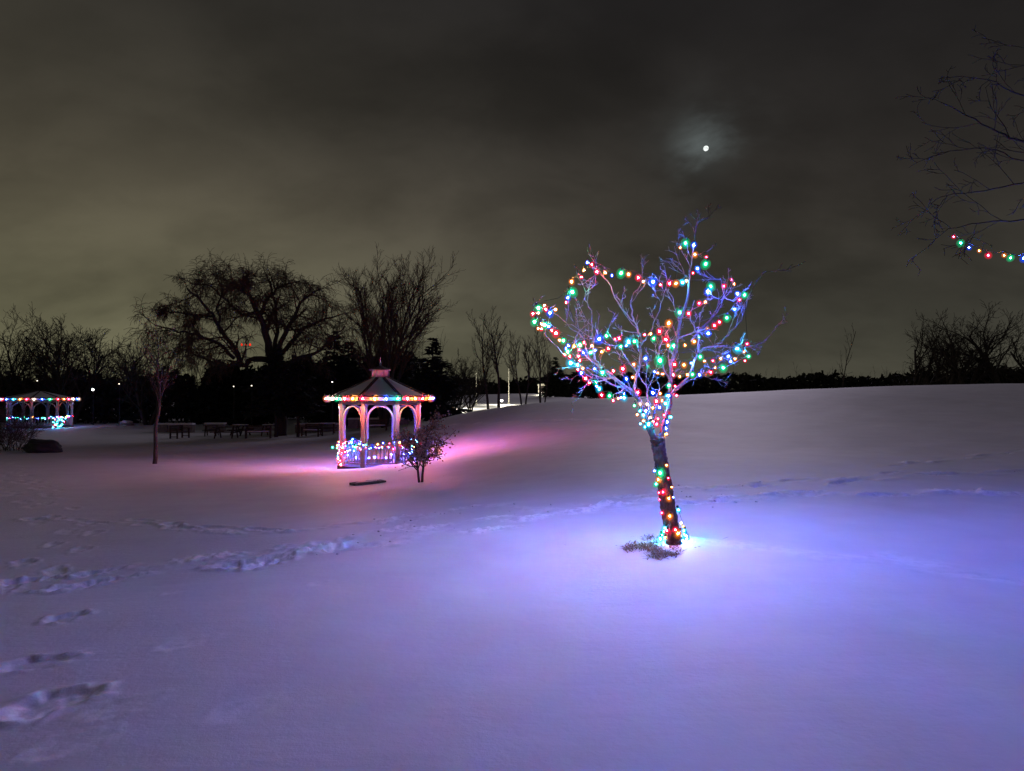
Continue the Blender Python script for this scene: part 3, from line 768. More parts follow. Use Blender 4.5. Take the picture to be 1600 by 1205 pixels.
for k, (pp, r0, r1, o0, o1) in enumerate(LIMBS):
    n = len(pp); raw = [at(x, y, TD + o0 + (o1 - o0) * (i / (n - 1)) ** 1.2) - tree_base for i, (x, y) in enumerate(pp)]
    pts = smooth_line(raw, 4, .010 if r0 < .03 else .004); m = len(pts)
    rad = [.86 * r0 * (r1 / r0) ** (i / (m - 1)) for i in range(m)]
    mb = MB(); mb.tube(pts, rad, 8)
    ln = sum((a - b).length for a, b in zip(pts[:-1], pts[1:]))
    rec = list(pts)
    q = variant(TW, n=[max(2, int(ln * 4.6)), 4, 2, 0], t0=[.5 if k < 2 else .2, .2, .2, 0], len=[.36 * min(1, 1.1 / max(ln, .3)) if ln > 1.1 else .36, .48, .5, .5])
    spawn([mb], pts, rad, ln, 0, q, rec)
    mb.build('limb', M_BARKG, tree, True)
    for p in rec:
        w_ = p + tree_base; NODES.append((*proj(w_), w_))
NP = np.array([(a, b) for a, b, _ in NODES])

Z5 = """312 402 Y2;394 303 B1;417 314 R2;444 351 R2;376 342 Y1;363 379 R1;488 356 Y1;522 370 B1;571 358 G3;610 364 Y2;660 382 R2;687 402 Y1;738 403 B3;777 418 R1;825 412 R2;858 412 Y2;893 406 C2;912 398 Y1;908 201 G3;951 210 B2;880 224 Y1;957 260 Y2;1017 273 R1;1013 310 G3;970 334 B2;947 357 R1;1040 427 G3;1025 453 B3;1109 425 R2;1148 392 R1;1162 414 Y1;1180 466 B2;1217 472 G2;979 515 R2;1011 509 Y1;1190 497 R1;1164 546 B1;878 563 G3;924 569 R2;1124 592 G2;1059 632 R2;1085 614 R2;1022 647 Y1;1026 674 B2;977 694 G1;820 620 Y2;771 662 R2;726 675 Y1;693 680 R1;741 700 G2;805 705 R2;816 736 Y1;847 738 G3;905 735 Y1;953 716 Y2;984 796 G2;1007 818 Y1;1050 816 R1;1091 805 Y1;1132 792 B2;1144 820 B1;1168 807 Y1;1179 752 C3;1215 768 Y1;1230 728 R1;1238 793 G2;1219 816 R1;1105 853 G3;1063 853 Y1;1040 876 R2;1013 885 Y1;981 890 B2;944 888 G2;918 890 Y1;939 828 B1;900 838 Y2;850 836 R2;775 815 G3;699 804 B2;638 835 Y2;711 846 G1;745 874 B1;762 880 Y1;843 891 R2;877 899 Y1;820 946 G2;853 949 R1;861 998 R1;580 858 R2;597 912 B2;631 902 Y1;530 869 R1;474 878 G2;432 858 B1;370 856 Y1;316 456 G3;292 487 B2;284 511 R1;139 541 G3;170 527 Y1;177 549 R1;109 571 R2;137 566 Y1;228 548 Y1;198 567 B2;118 612 G2;156 625 Y1;172 629 G2;192 637 B1;137 647 Y1;154 650 R1;208 657 R1;230 672 R2;249 708 Y1;268 711 G2;295 737 B1;325 740 Y1;356 733 G2;376 722 R1;282 752 B1;292 769 G2;351 759 R1;373 774 B2;411 773 G2;418 738 Y1;435 761 B1;275 785 R1;303 793 R1;349 792 R1;355 814 R1;307 828 C3;343 838 C2;362 880 B2;345 863 R1;386 908 R2;405 931 R1;438 929 G2;456 963 C2;443 950 B1;469 996 R2;510 1000 G2;529 1024 R1;556 1013 Y1;569 1010 B1;586 1010 C2;587 989 B1;457 702 B3;494 686 G2;538 702 R1;560 699 R2;609 717 C3;641 715 G2;569 743 G2;598 737 B1;503 753 R2;470 770 Y1;659 982 R2;737 985 B2;775 988 Y1;788 885 Y1;755 1028 R2;785 1025 Y1;811 1000 C2;803 1040 C2;671 1040 W2;640 1051 G1;704 1042 W1;771 1060 B2;737 1062 Y1;669 1079 C1;655 1098 Y1;688 1100 C2;724 1118 W2;763 1120 R1;795 1100 R1;820 1088 R1;830 1110 C1;810 1137 B2;757 1147 R2;688 1131 Y1;672 1146 C1;697 1162 C2;713 1148 C3;740 1135 R1;735 1187 C2;808 1200 Y1;805 1170 B2;820 1000 B2;700 1080 B2"""
Z6 = """360 593 Y1;293 624 B1;324 635 G3;313 672 Y2;370 664 R1;302 697 G2;388 714 Y1;317 744 R1;340 741 R2;373 776 Y2;396 770 B1;322 782 R1;425 840 C2;333 856 R1;378 874 Y2;441 913 W1;452 932 Y1;362 955 R2;409 950 R2;424 970 Y3;456 955 C2;458 975 C2;353 993 Y1;350 940 C2;345 960 G2;470 985 B2"""
def parse(s, x0, y0, k):
    out = []
    for e in s.split(';'):
        a, b, c = e.split(); out.append((x0 + float(a) * k, y0 + float(b) * k, c[0], int(c[1])))
    return out
crown_b = []
for px, py, c, s in parse(Z5, 800, 320, .2987):
    d2 = (NP[:, 0] - px) ** 2 + (NP[:, 1] - py) ** 2
    near = np.where(d2 < max(36.0, d2.min() * 1.5))[0]; j = near[random.randrange(len(near))]
    crown_b.append((px, py, at(px, py, NODES[j][2].y - .02), c, s))
trunk_b = []
for px, py, c, s in parse(Z6, 940, 560, .282):
    z = at(px, py, TD).z; i = min(range(len(TRUNK)), key=lambda q: abs(TRUNK[q][0].z - z)); p, r = TRUNK[i]
    dx = at(px, py, TD).x - p.x; off = math.sqrt(max(0, r * r - dx * dx)) if abs(dx) < r else -.03
    trunk_b.append((at(px, py, p.y - off - .018), c, s))
for px, py, dy, c in ((1067, 845, .06, 'C'), (1071, 838, .10, 'C'), (1073, 842, .06, 'B'), (1034, 836, .06, 'G'), (1032, 842, .02, 'C'), (1069, 832, .1, 'C')):
    trunk_b.append((at(px, py, TD + dy), c, 2, '_foot' if px > 1050 else '_footl', 1.1 if px > 1050 else .5))
def side_gain(px, c, py):                          # bulb strengths skewed by side to tint the snow bluer right, pinker left
    if py > 614: return ('_fork', .45)
    if px > 1055: return ('_cool', 1.5 if c in 'BC' else .28)
    if px < 960: return ('_warm', .75 if c in 'BC' else 1.6)
    return ('_mid', 1.0 if c in 'BC' else .62)
for lb, lo, hi in (('string of coloured lights along the topmost twigs of the lit tree', 0, 452), ('coloured lights strung across the middle of the lit tree crown', 452, 548),
                   ('coloured lights strung along the lower branches of the lit tree', 548, 614), ('dense cluster of coloured lights in the fork of the lit tree', 614, 700)):
    light_string(lb, [(p, c, s, *side_gain(px, c, py)) for px, py, p, c, s in crown_b if lo <= py < hi])
light_string('coloured lights wound round the trunk of the lit tree', trunk_b, key='_trunk', gain=.16)

# dry grass and litter at the foot of the tree
random.seed(77); mb = MB()
CLUMP = [(random.gauss(1016, 21), random.gauss(856, 7)) for _ in range(30)]
for _ in range(1300):
    px, py = random.choice(CLUMP); px += random.gauss(0, 6); py += random.gauss(0, 2.2) + (px - 1018) * .10
    if ((px - 1020) / 48) ** 2 + ((py - 857) / 21) ** 2 > 1: continue
    g = hit_xy = at(px, py, TD); d = TD * (850 - 615) / (py - 615) if py > 630 else TD
    p = ground_at(px, d); h = random.uniform(.002, .024); a = random.uniform(0, 6.28); l = random.uniform(.02, .08)
    e = p + Vector((math.cos(a) * l, math.sin(a) * l, h)); sd = Vector((-math.sin(a), math.cos(a), 0)) * .004
    md = p.lerp(e, .5) + Vector((0, 0, h * .35))
    mb.poly([p - sd, p + sd, md + sd, md - sd]); mb.poly([md - sd, md + sd, e])
o = mb.build('dry_grass', M_GRASS); tag(o, 'patch of dry brown grass poking through snow at the lit tree foot', kind='stuff')

# leaf and twig litter blown over the snow
mb = MB(); random.seed(78)
for cx_, cy_, sx_, sy_, n in ((640, 738, 45, 9, 26), (1030, 858, 50, 9, 40)):
    for _ in range(n):
        g = hit(random.gauss(cx_, sx_), max(690, random.gauss(cy_, sy_))); a = random.uniform(0, 6.28); l = random.uniform(.012, .04)
        u_ = Vector((math.cos(a), math.sin(a), random.uniform(-.1, .3))) * l; w_ = Vector((-math.sin(a), math.cos(a), .1)) * l * random.choice((.12, .12, .4))
        g.z += .012; mb.poly([g - u_, g - w_, g + u_, g + w_])
o = mb.build('leaf_litter', M_GRASS); tag(o, 'tiny dry leaves and twig bits scattered on the snow', kind='stuff')

# ------------------------------------------------------------------ gazebos
def gazebo(name, base, rz, Rp, Re, he, hr, label, cup=True, nb=7, skip=(4,), post=.11, rail=.86):
    root = empty(name, base, rz, label, 'gazebo', 'gazebos with light strings')
    n = 8
    def c8(R, k, z): a = math.pi * 2 * (k - .5) / n - math.pi / 2; return Vector((R * math.cos(a), R * math.sin(a), z))
    mb = MB(); mb.prism([c8(Rp + .14, k, .10) for k in range(n)], .40); mb.build('floor', M_TIMBER, root)
    hb = he - .22
    for k in range(n):
        p = c8(Rp, k, 0); a = math.atan2(p.y, p.x)
        mb = MB(); mb.box((p.x, p.y, .1 + (he - .1) / 2), (post, post, he - .1), a); mb.box((p.x, p.y, .18), (post * 1.35, post * 1.35, .14), a); mb.box((p.x, p.y, he - .30), (post * 1.3, post * 1.3, .06), a)
        mb.build('post', M_WHITE, root)
        A, B = c8(Rp, k, 0), c8(Rp, k + 1, 0); t = (B - A).normalized(); w = (B - A).length; mid = A.lerp(B, .5)
        mb = MB(); mb.beam(A + t * post * .5 + Vector((0, 0, hb + .10)), B - t * post * .5 + Vector((0, 0, hb + .10)), .07, .20); mb.build('header_beam', M_WHITE, root)
        # arch: elliptical rib between the posts
        mb = MB(); hw = w / 2 - post * .55; rise = min(.62, hw * 1.1); zs_ = hb - rise - .02
        nrm = Vector((t.y, -t.x, 0)); m = 14; lo = []; hi = []
        for i in range(m + 1):
            g = math.pi * i / m; x = -math.cos(g); z = math.sin(g)
            lo.append(mid + t * x * (hw - .07) + Vector((0, 0, zs_ + z * (rise - .05)))); hi.append(mid + t * x * hw + Vector((0, 0, zs_ + z * rise)))
        for i in range(m):
            q = [lo[i], lo[i + 1], hi[i + 1], hi[i]]; o = nrm * .022
            b = len(mb.v); mb.v += [tuple(v_ + o) for v_ in q] + [tuple(v_ - o) for v_ in q]
            for f_ in ((0, 1, 2, 3), (7, 6, 5, 4), (0, 4, 5, 1), (3, 2, 6, 7)): mb.f.append(tuple(b + i_ for i_ in f_)); mb.m.append(0)
        # slim side stile under each arch foot
        for sg in (-1, 1):
            q = mid + t * sg * (hw - .035); mb.beam((q.x, q.y, rail + .06), (q.x, q.y, zs_), .044, .066)
        mb.build('arch', M_WHITE, root)
        if k not in skip:
            for z, hgt, nm in ((rail, .06, 'top_rail'), (.22, .05, 'bottom_rail')):
                mb = MB(); mb.beam(A + t * post * .5 + Vector((0, 0, z)), B - t * post * .5 + Vector((0, 0, z)), .07, hgt); mb.build(nm, M_WHITE, root)
            mb = MB(); mb.box((0, 0, 0), (.05, .03, rail - .28)); me = mb.mesh('baluster', M_WHITE)
            for j in range(nb):
                q = A.lerp(B, (j + 1) / (nb + 1)); o = link('baluster', me, root); o.location = (q.x, q.y, .247 + (rail - .28) / 2); o.rotation_euler = (0, 0, math.atan2(t.y, t.x))
        # eave fascia and roof panel with its snow
        Ea, Eb = c8(Re, k, he), c8(Re, k + 1, he); te = (Eb - Ea).normalized(); 
        mb = MB(); mb.beam(Ea + te * .02, Eb - te * .02, .035, .13); mb.build('fascia', M_ROOF if cup else M_WHITE, root)
        rt = Re * (.17 if cup else .05); zt = he + hr
        mb = MB(); q = [c8(Re - .03, k, he + .04), c8(Re - .03, k + 1, he + .04), c8(rt, k + 1, zt), c8(rt, k, zt)]
        mb.prism(q, .05); rp_ = mb.build('roof_panel', M_ROOF, root)
        ctr = (q[0] + q[1] + q[2] + q[3]) / 4
        mb = MB(); inn = []
        nseg = 5
        for i in range(nseg + 1):                                   # bowed snow sheet, pulled in from the ridges
            s = i / nseg; l = q[0].lerp(q[3], .015 + .97 * s); r = q[1].lerp(q[2], .015 + .97 * s); e_ = .07 / max((r - l).length, .15)
            inn.append([l.lerp(r, e_ + (1 - 2 * e_) * u / 4) + Vector((0, 0, .012 + .045 * math.sin(math.pi * (u / 4)) ** .5 + random.uniform(0, .008))) for u in range(5)])
        b = len(mb.v)
        for row in inn: mb.v += [tuple(v_) for v_ in row]
        for i in range(nseg):
            for u in range(4): o_ = i * 5 + u; mb.f.append((o_, o_ + 1, o_ + 6, o_ + 5)); mb.m.append(0)
        mb.build('snow_sheet', M_SNOW, rp_, True)
        mb = MB(); mb.beam(q[0] + Vector((0, 0, .02)), q[3] + Vector((0, 0, .02)), .07, .07); mb.build('ridge', M_ROOF, root)
    if cup:
        z0 = he + hr; rc = Re * .165
        mb = MB(); mb.prism([c8(rc, k, z0 + .30) for k in range(n)], .34); cu = mb.build('cupola', M_CUP, root)
        for k in range(n):
            q = c8(rc * 1.04, k, z0 + .05); mb = MB(); mb.beam(q, q + Vector((0, 0, .22)), .04, .04); mb.build('cupola_post', M_CUP, cu)
        mb = MB(); mb.prism([c8(rc * 1.32, k, z0 + .345) for k in range(n)], .045)
        for k in range(n): mb.poly([c8(rc * 1.30, k, z0 + .346), c8(rc * 1.30, k + 1, z0 + .346), Vector((0, 0, z0 + .50))])
        mb.build('cupola_roof', M_ROOF, cu)
        mb = MB(); mb.lathe([(.05, z0 + .48), (.03, z0 + .54), (.055, z0 + .58), (.02, z0 + .64), (.008, z0 + .80)], 8); mb.build('finial', M_CUP, cu)
    return root
def c8w(base, rz, R, k, z):
    a = math.pi * 2 * (k - .5) / 8 - math.pi / 2 + rz
    return Vector((base.x + R * math.cos(a), base.y + R * math.sin(a), base.z + z))

random.seed(99)
G1 = at(594, 727, 24.0); G1.z -= 0.02
rz1 = -math.atan2(G1.x, G1.y)
RP, RE, HE = 1.50, 1.93, 2.52
gazebo('gazebo', G1, rz1, RP, RE, HE, .74, 'white octagonal gazebo with snowy roof and cupola, nearer of the two', skip=(4,), post=.13)
faces = {-2: 'YRBY', -1: 'WGRY', 0: 'RYBG', 1: 'RYRY', 2: 'BYRB', 3: 'RYYB', 4: 'YRYB', 5: 'RBYG'}
eb = []
for k in sorted(faces)[:8]:
    if k == 5: continue
    for j, c in enumerate(faces[k]):
        p = c8w(G1, rz1, RE + .15, k, HE + .0).lerp(c8w(G1, rz1, RE + .15, k + 1, HE + .0), (j + .5) / 4)
        eb.append((p, c, 2))
light_string('row of large coloured bulbs along the eave of the nearer gazebo', eb, scale=3.0, key='_eave', gain=2.1, order='given', sag=.03)
gb = []
for k in (-3, -2, -1, 0, 1, 2, 3):
    cols = 'RGBYRBCBYRBB' if k != -1 else 'CGBRYCBRGRBB'
    n = 24
    for j in range(n):
        s = (j + random.random()) / n
        p = c8w(G1, rz1, RP + random.uniform(-.11, .11), k, .86 + random.uniform(-.14, .12)).lerp(c8w(G1, rz1, RP + random.uniform(-.11, .11), k + 1, .86 + random.uniform(-.14, .12)), s)
        gb.append((p, random.choice(cols), random.choice((1, 1, 2, 2, 3))))
    for j in range(5):                                                  # loose blue loop hanging behind the balusters
        p = c8w(G1, rz1, RP - .22, k, .50).lerp(c8w(G1, rz1, RP - .22, k + 1, .50), (j + .5) / 5); p.z += random.uniform(-.12, .12)
        gb.append((p, 'B', 1, '_loop', .35))
light_string('dense garland of coloured lights on the railing of the nearer gazebo', gb, scale=1.85, key='_rail', gain=.16)
cb = []
for j in range(34):                                                     # the wrapped left corner post
    p = c8w(G1, rz1, RP + .02, -1, .10 + .78 * j / 33) + Vector((random.gauss(0, .09), random.gauss(-.05, .06), 0)); cb.append((p, random.choice('RRRYRWRRCG'), random.choice((1, 2, 2))))
light_string('mostly red lights wrapped round the low left corner post of the nearer gazebo', cb, scale=1.85, key='_rail', gain=.16)

G2 = ground_at(63, 55); rz2 = -math.atan2(G2.x, G2.y) + .15
gazebo('gazebo', G2, rz2, 2.30, 2.75, 2.45, .62, 'wide dim gazebo at the far left edge, the more distant of the two', cup=False, nb=7, post=.14)
cols = {-2: 'WBYR', -1: 'BCYR', 0: 'WBGR', 1: 'YRWB', 2: 'WCBR'}
eb = []
for k, s in cols.items():
    for j, c in enumerate(s):
        eb.append((c8w(G2, rz2, 2.86, k, 2.43).lerp(c8w(G2, rz2, 2.86, k + 1, 2.43), (j + .5) / 4), c, 2))
light_string('row of large coloured bulbs along the eave of the far left gazebo', eb, scale=4.2, key='_far', gain=.12, order='given')
gb = []
for k in (-2, -1, 0, 1, 2):
    for j in range(9):
        gb.append((c8w(G2, rz2, 2.36, k, .9 + random.uniform(-.1, .08)).lerp(c8w(G2, rz2, 2.36, k + 1, .9 + random.uniform(-.1, .08)), (j + random.random()) / 9), random.choice('BBRGYCB'), random.choice((1, 1, 2))))
light_string('sparse coloured lights on the railing of the far left gazebo', gb, scale=2.6, key='_far', gain=.12)
cb = [(c8w(G2, rz2, 2.38, 1, .08 + .85 * j / 25) + Vector((random.gauss(.1, .28), random.gauss(-.1, .1), 0)), random.choice('CCCBCGR'), 2) for j in range(26)]
light_string('bright cyan light bundle at the right corner of the far left gazebo', cb, scale=2.6, key='_far', gain=.12)

# ------------------------------------------------------------------ leafy sapling in front of the gazebo
random.seed(31)
g = hit(657, 754)
root = empty('leafy_sapling', g, 0, 'small sapling keeping reddish brown dry leaves in front of the gazebo', 'tree')
st, tw, lf = MB(), MB(), MB(); rec = []
P = dict(seg=[6, 5, 4], wig=[.08, .2, .25], up=[.04, .05, .03], tip=[.4, .35, .4], sides=[6, 4, 3], rmin=.005, n=[20, 6, 0], t0=[.24, .2, 0], ang=[66, 48, 40], len=[.50, .5, .5], fall=[.35, .2, 0], rk=[.5, .55, .6])
for dx, l in ((-.06, 1.18), (.10, 1.38)):
    grow([st, tw], Vector((dx * .35, 0, -.05)), Vector((dx, random.uniform(-.1, .1), 1)), l, .032, 0, P, rec)
for p in rec:
    if p.z < .46: continue
    for _ in range(random.choice((1, 1, 2))):
        c = p + rvec() * .07; a = (rvec() + Vector((0, 0, -.4))).normalized() * random.uniform(.045, .075); b = a.cross(rvec()).normalized() * random.uniform(.018, .03)
        lf.poly([c, c + a * .45 + b, c + a, c + a * .45 - b])
st.build('trunk', M_THIN, root, True); tw.build('twigs', M_THIN, root); lf.build('crown', M_LEAF, root)

# thin leaning sapling on the left
random.seed(41); g = hit(242, 725); d = g.y
root = empty('thin_tree', g, 0, 'thin young tree with curved grey-brown trunk alone on the left snow', 'tree')
st, tw = MB(), MB(); rec = []
pts = smooth_line([at(x, y, d) - g for x, y in ((242, 729), (243, 700), (243, 670), (248, 640), (249, 610), (246, 580), (247, 550), (245, 515))], 4, .01)
rad = [.075 * (1 - .86 * i / (len(pts) - 1)) for i in range(len(pts))]
st.tube(pts, rad, 8)
P = dict(seg=[1, 5, 5, 3], wig=[0, .2, .25, .3], up=[0, .08, .06, .03], tip=[1, .3, .35, .4], sides=[5, 4, 3, 3], rmin=.005, n=[20, 5, 4, 0], t0=[.42, .2, .2, 0], ang=[45, 42, 40, 40], len=[.26, .5, .5, .5], fall=[.3, .3, .2, 0], rk=[.5, .55, .6, .6])
spawn([st, tw], pts, rad, 4.6, 0, P)
st.build('trunk', M_THIN, root, True); tw.build('crown', M_THIN, root)

# ------------------------------------------------------------------ large tree beyond the right edge, branches reaching in
random.seed(51); d0 = 6.4
g = ground_at(2050, d0)
root = empty('overhanging_tree', g, 0, 'dark bare branches reaching in from the upper right edge with lights', 'tree')
st, limbs = MB(), []
st.tube(smooth_line([g - g + Vector((0, 0, -.1)), Vector((-.05, 0, 1.2)), Vector((-.1, .1, 2.4)), Vector((0, 0, 4.2))], 4, .01), [.2 - .008 * i for i in range(13)], 10)
P = variant(TW, n=[8, 3, 3, 0], len=[.20, .5, .5, .5], rmin=.0025, rk=[.5, .55, .6, .6], up=[0, .02, .02, .0])
RB = [([(2045, 330), (1900, 345), (1740, 335), (1600, 345), (1540, 348), (1500, 355), (1470, 362)], .03, .004, 0, -.2),
      ([(2045, 300), (1850, 270), (1700, 262), (1600, 285), (1540, 297), (1480, 305), (1455, 320)], .03, .004, 0, .3),
      ([(2045, 260), (1850, 250), (1700, 235), (1600, 222), (1560, 205), (1510, 180), (1470, 160)], .045, .006, 0, .2),
      ([(2045, 250), (1900, 190), (1760, 140), (1660, 110), (1600, 70)], .045, .006, 0, -.3),
      ([(1850, 252), (1700, 250), (1600, 250), (1540, 232), (1470, 240), (1420, 262)], .02, .003, 0, .5),
      ([(1700, 190), (1600, 150), (1540, 125), (1470, 120)], .016, .003, 0, -.4),
      ([(1480, 305), (1466, 325), (1460, 345), (1464, 365)], .005, .003, .25, .25),
      ([(2040, 200), (1880, 60), (1760, -60), (1640, -160)], .06, .01, 0, .3)]
RN = []
for pp, r0, r1, o0, o1 in RB:
    n = len(pp); raw = [at(x, y, d0 + o0 + (o1 - o0) * i / (n - 1)) - g for i, (x, y) in enumerate(pp)]
    pts = smooth_line(raw, 4, .012); m = len(pts); rad = [.7 * r0 * (r1 / r0) ** (i / (m - 1)) for i in range(m)]
    mb = MB(); mb.tube(pts, rad, 7); ln = sum((a - b).length for a, b in zip(pts[:-1], pts[1:])); spawn([mb], pts, rad, ln, 0, P); limbs.append(mb)
st.build('trunk', M_TRUNK, root, True)
for mb in limbs: mb.build('limb', M_BARKD, root, True)
rb = [(1490, 370, 'R', 1), (1501, 380, 'G', 2), (1514, 387, 'B', 1), (1530, 392, 'Y', 1), (1544, 399, 'R', 2), (1569, 399, 'Y', 1), (1579, 403, 'G', 2), (1600, 404, 'B', 2)]
x = 1612
while x < 1960:
    rb.append((x, 404 - (x - 1600) * .12 + random.uniform(-8, 8), random.choice('RBBYBCB'), random.choice((2, 3)))); x += random.uniform(12, 20)  # unseen bulbs out of view, made bluer and stronger to tint the snow
light_string('coloured lights hanging below the branches at the upper right edge, and added unseen ones beyond it', [(at(px, py, d0 - .1 + random.uniform(-.1, .1)), c, s, '_edge' if px < 1700 else '_edgefill', .25 if px < 1700 else .6) for px, py, c, s in rb], order='given', key='_edge', gain=.25)

# ------------------------------------------------------------------ shrub, mound, boulder, slab at the ground
random.seed(61); g = hit(20, 704)
root = empty('bare_shrub', g, 0, 'tangled bare shrub at the left edge in front of the far gazebo', 'shrub')
st, tw = MB(), MB()
P = dict(seg=[6, 5, 4], wig=[.16, .25, .3], up=[-.02, -.03, -.02], tip=[.4, .4, .5], sides=[4, 3, 3], rmin=.006, n=[7, 5, 0], t0=[.2, .2, 0], ang=[40, 42, 40], len=[.5, .5, .5], fall=[.2, .2, 0], rk=[.6, .6, .6])
for k in range(46):
    a = random.uniform(0, 6.28); grow([st, tw], Vector((random.gauss(-.35, .55), random.gauss(0, .3), -.05)), Vector((math.cos(a) * .55, math.sin(a) * .4, 1)), random.uniform(.9, 1.9), .014, 0, P)
st.build('stems', M_THIN, root); tw.build('twigs', M_THIN, root)
def lump(name, px, py, d, sx, sy, sz, m, label, cat, seed, snow=True):
    random.seed(seed); g = hit(px, py) if d is None else ground_at(px, d)
    v, f = sub_ico(3); mb = MB(); ph = [random.uniform(0, 6) for _ in range(6)]
    def disp(p): return 1 + .12 * math.sin(p.x * 4 + ph[0]) * math.sin(p.y * 3.4 + ph[1]) + .09 * math.sin(p.z * 7 + ph[2] + p.x * 5) + .05 * math.sin(p.y * 13 + ph[3] + p.z * 9)
    mb.v = [(p.x * sx * disp(p), p.y * sy * disp(p), p.z * sz * disp(p) + sz * .35) for p in v]; mb.f = f; mb.m = [0] * len(f)
    root = empty(name, g, 0, label, cat); mb.build('body', m, root, True)
    if snow:
        sb = MB(); sb.v = [(p.x * sx * disp(p) * 1.02, p.y * sy * disp(p) * 1.02, p.z * sz * disp(p) * 1.08 + sz * .35) for p in v]
        sb.f = [q for q in f if sum(v[i].z for i in q) / 3 > .52]; sb.m = [0] * len(sb.f); sb.build('snow_cap', M_SNOW, root, True)
lump('covered_mound', 67, 707, None, .68, .6, .42, M_BLACK, 'low black mound beside the bare shrub at the left edge', 'mound', 1, False)
lump('boulder', 197, 665, None, .62, .5, .30, M_STONE, 'snow capped boulder at the far edge of the left snowfield', 'boulder', 2)

random.seed(62); g = hit(575, 758)
root = empty('stone_slab', g, 0, 'grey slab lying half buried in snow in front of the near gazebo', 'slab')
A, B = at(550, 762, g.y) , at(599, 754, g.y + .5); A.z = gz(A.x, A.y); B.z = gz(B.x, B.y)
mb = MB(); n = 9
t = (B - A); nrm = Vector((-t.y, t.x, 0)).normalized()
prev = []
for i in range(n + 1):
    p = A + t * (i / n); w = .13 + random.uniform(-.025, .025); prev.append((p - nrm * w, p + nrm * w))
top = [q[0] for q in prev] + [q[1] for q in prev[::-1]]
mb.prism([q - g + Vector((0, 0, .045 + random.uniform(0, .012))) for q in top], .12); mb.build('body', M_SLAB, root)
mb = MB(); mb.prism([q - g + Vector((0, 0, .060)) for q in [A.lerp(B, .1) - nrm * .02, A.lerp(B, .55) - nrm * .04, A.lerp(B, .8) + nrm * .01, A.lerp(B, .5) + nrm * .05, A.lerp(B, .2) + nrm * .03]], .02); mb.build('snow_patch', M_SNOW, root)

# ------------------------------------------------------------------ benches, tables, walls under the willow
def bench(px, d, rz, label, w=1.5, snow=True):
    g = ground_at(px, d); root = empty('bench', g, rz, label, 'bench', 'park benches')
    for sx in (-1, 1):
        for y, h in ((-.25, .62), (.22, .86)):
            mb = MB(); mb.box((sx * w / 2, y, h / 2), (.08, .08, h)); mb.build('leg', M_TIMBER, root)
        mb = MB(); mb.box((sx * w / 2, -.02, .65), (.09, .62, .05)); mb.build('armrest', M_TIMBER, root)
        mb = MB(); mb.box((sx * w / 2, -.02, .14), (.06, .40, .05)); mb.build('stretcher', M_TIMBER, root)
    for j in range(4):
        mb = MB(); mb.box((0, -.22 + .13 * j, .42), (w - .09, .105, .04)); s_ = mb.build('seat_slat', M_TIMBER, root)
    for j in range(3):
        mb = MB(); mb.box((0, .235, .54 + .13 * j), (w - .09, .035, .10)); mb.build('back_slat', M_TIMBER, root)
    if snow:
        mb = MB(); mb.box((0, -.03, .475), (w - .14, .44, .06), taper=.9); mb.build('snow_layer', M_SNOW, root)
def table(px, d, rz, label, w=1.7, snow=False):
    g = ground_at(px, d); root = empty('picnic_table', g, rz, label, 'picnic table', 'picnic tables')
    for j in range(5):
        mb = MB(); mb.box((0, -.32 + .16 * j, .74), (w, .14, .045)); mb.build('table_plank', M_TIMBER, root)
    for sy in (-1, 1):
        mb = MB(); mb.box((0, sy * .72, .44), (w, .26, .045)); mb.build('seat', M_TIMBER, root)
    for sx in (-1, 1):
        mb = MB()
        for sy in (-1, 1): mb.beam((sx * w * .36, sy * .62, 0), (sx * w * .36, sy * .22, .70), .07, .09)
        mb.beam((sx * w * .36 + .07, -.82, .40), (sx * w * .36 + .07, .82, .40), .05, .09); mb.build('leg_frame', M_TIMBER, root)
    if snow:
        mb = MB(); mb.box((0, 0, .79), (w * .9, .6, .05), taper=.9); mb.build('snow_layer', M_SNOW, root)
bench(281, 41.5, 1.45, 'dark bench seen end-on, alone right of the thin young tree', 1.2, False)
table(354, 42, .1, 'dark picnic table left of the snow backed bench', 1.5)
table(331, 46, .3, 'small dark picnic table beyond and left of the other table', 1.0)
table(376, 47, -.2, 'dark picnic table behind the snow backed bench, light snow on top', 1.1, True)
bench(404, 42, .25, 'dark bench with seat snow beside the willow trunk', 1.5)
table(424, 46, 0, 'low dark picnic table left of the willow trunk, snow on top', 1.3, True)
bench(488, 44, -.3, 'dark bench right of the willow trunk', 1.3)
table(512, 46, .2, 'dark picnic table just left of the near gazebo railing', 1.2, True)
bench(590, 44, .1, 'snowy bench seen through the middle arch of the near gazebo', 1.2)
def lowwall(px0, px1, d, label, h=.72):
    a, b = ground_at(px0, d), ground_at(px1, d); c = a.lerp(b, .5); l = (b - a).length
    root = empty('low_wall', c, 0, label, 'wall', 'low garden walls'); n = max(2, int(l / .75)); random.seed(int(px0))
    for i in range(n):
        mb = MB(); mb.box((-l / 2 + (i + .5) * l / n, random.uniform(-.03, .03), h / 2 - .1), (l / n - .05, .42, h * random.uniform(.9, 1.06))); mb.build('block', M_STONE, root)
    mb = MB(); mb.box((0, 0, h - .075), (l + .08, .5, .11), taper=.97); mb.build('snow_cap', M_SNOW, root)
lowwall(245, 303, 50, 'low pinkish stone wall behind the end-on bench')
lowwall(322, 352, 52, 'short low stone wall behind the picnic tables')
lowwall(462, 530, 50, 'low stone wall left of the near gazebo')
lowwall(545, 640, 50, 'low stone wall seen through the near gazebo arches')

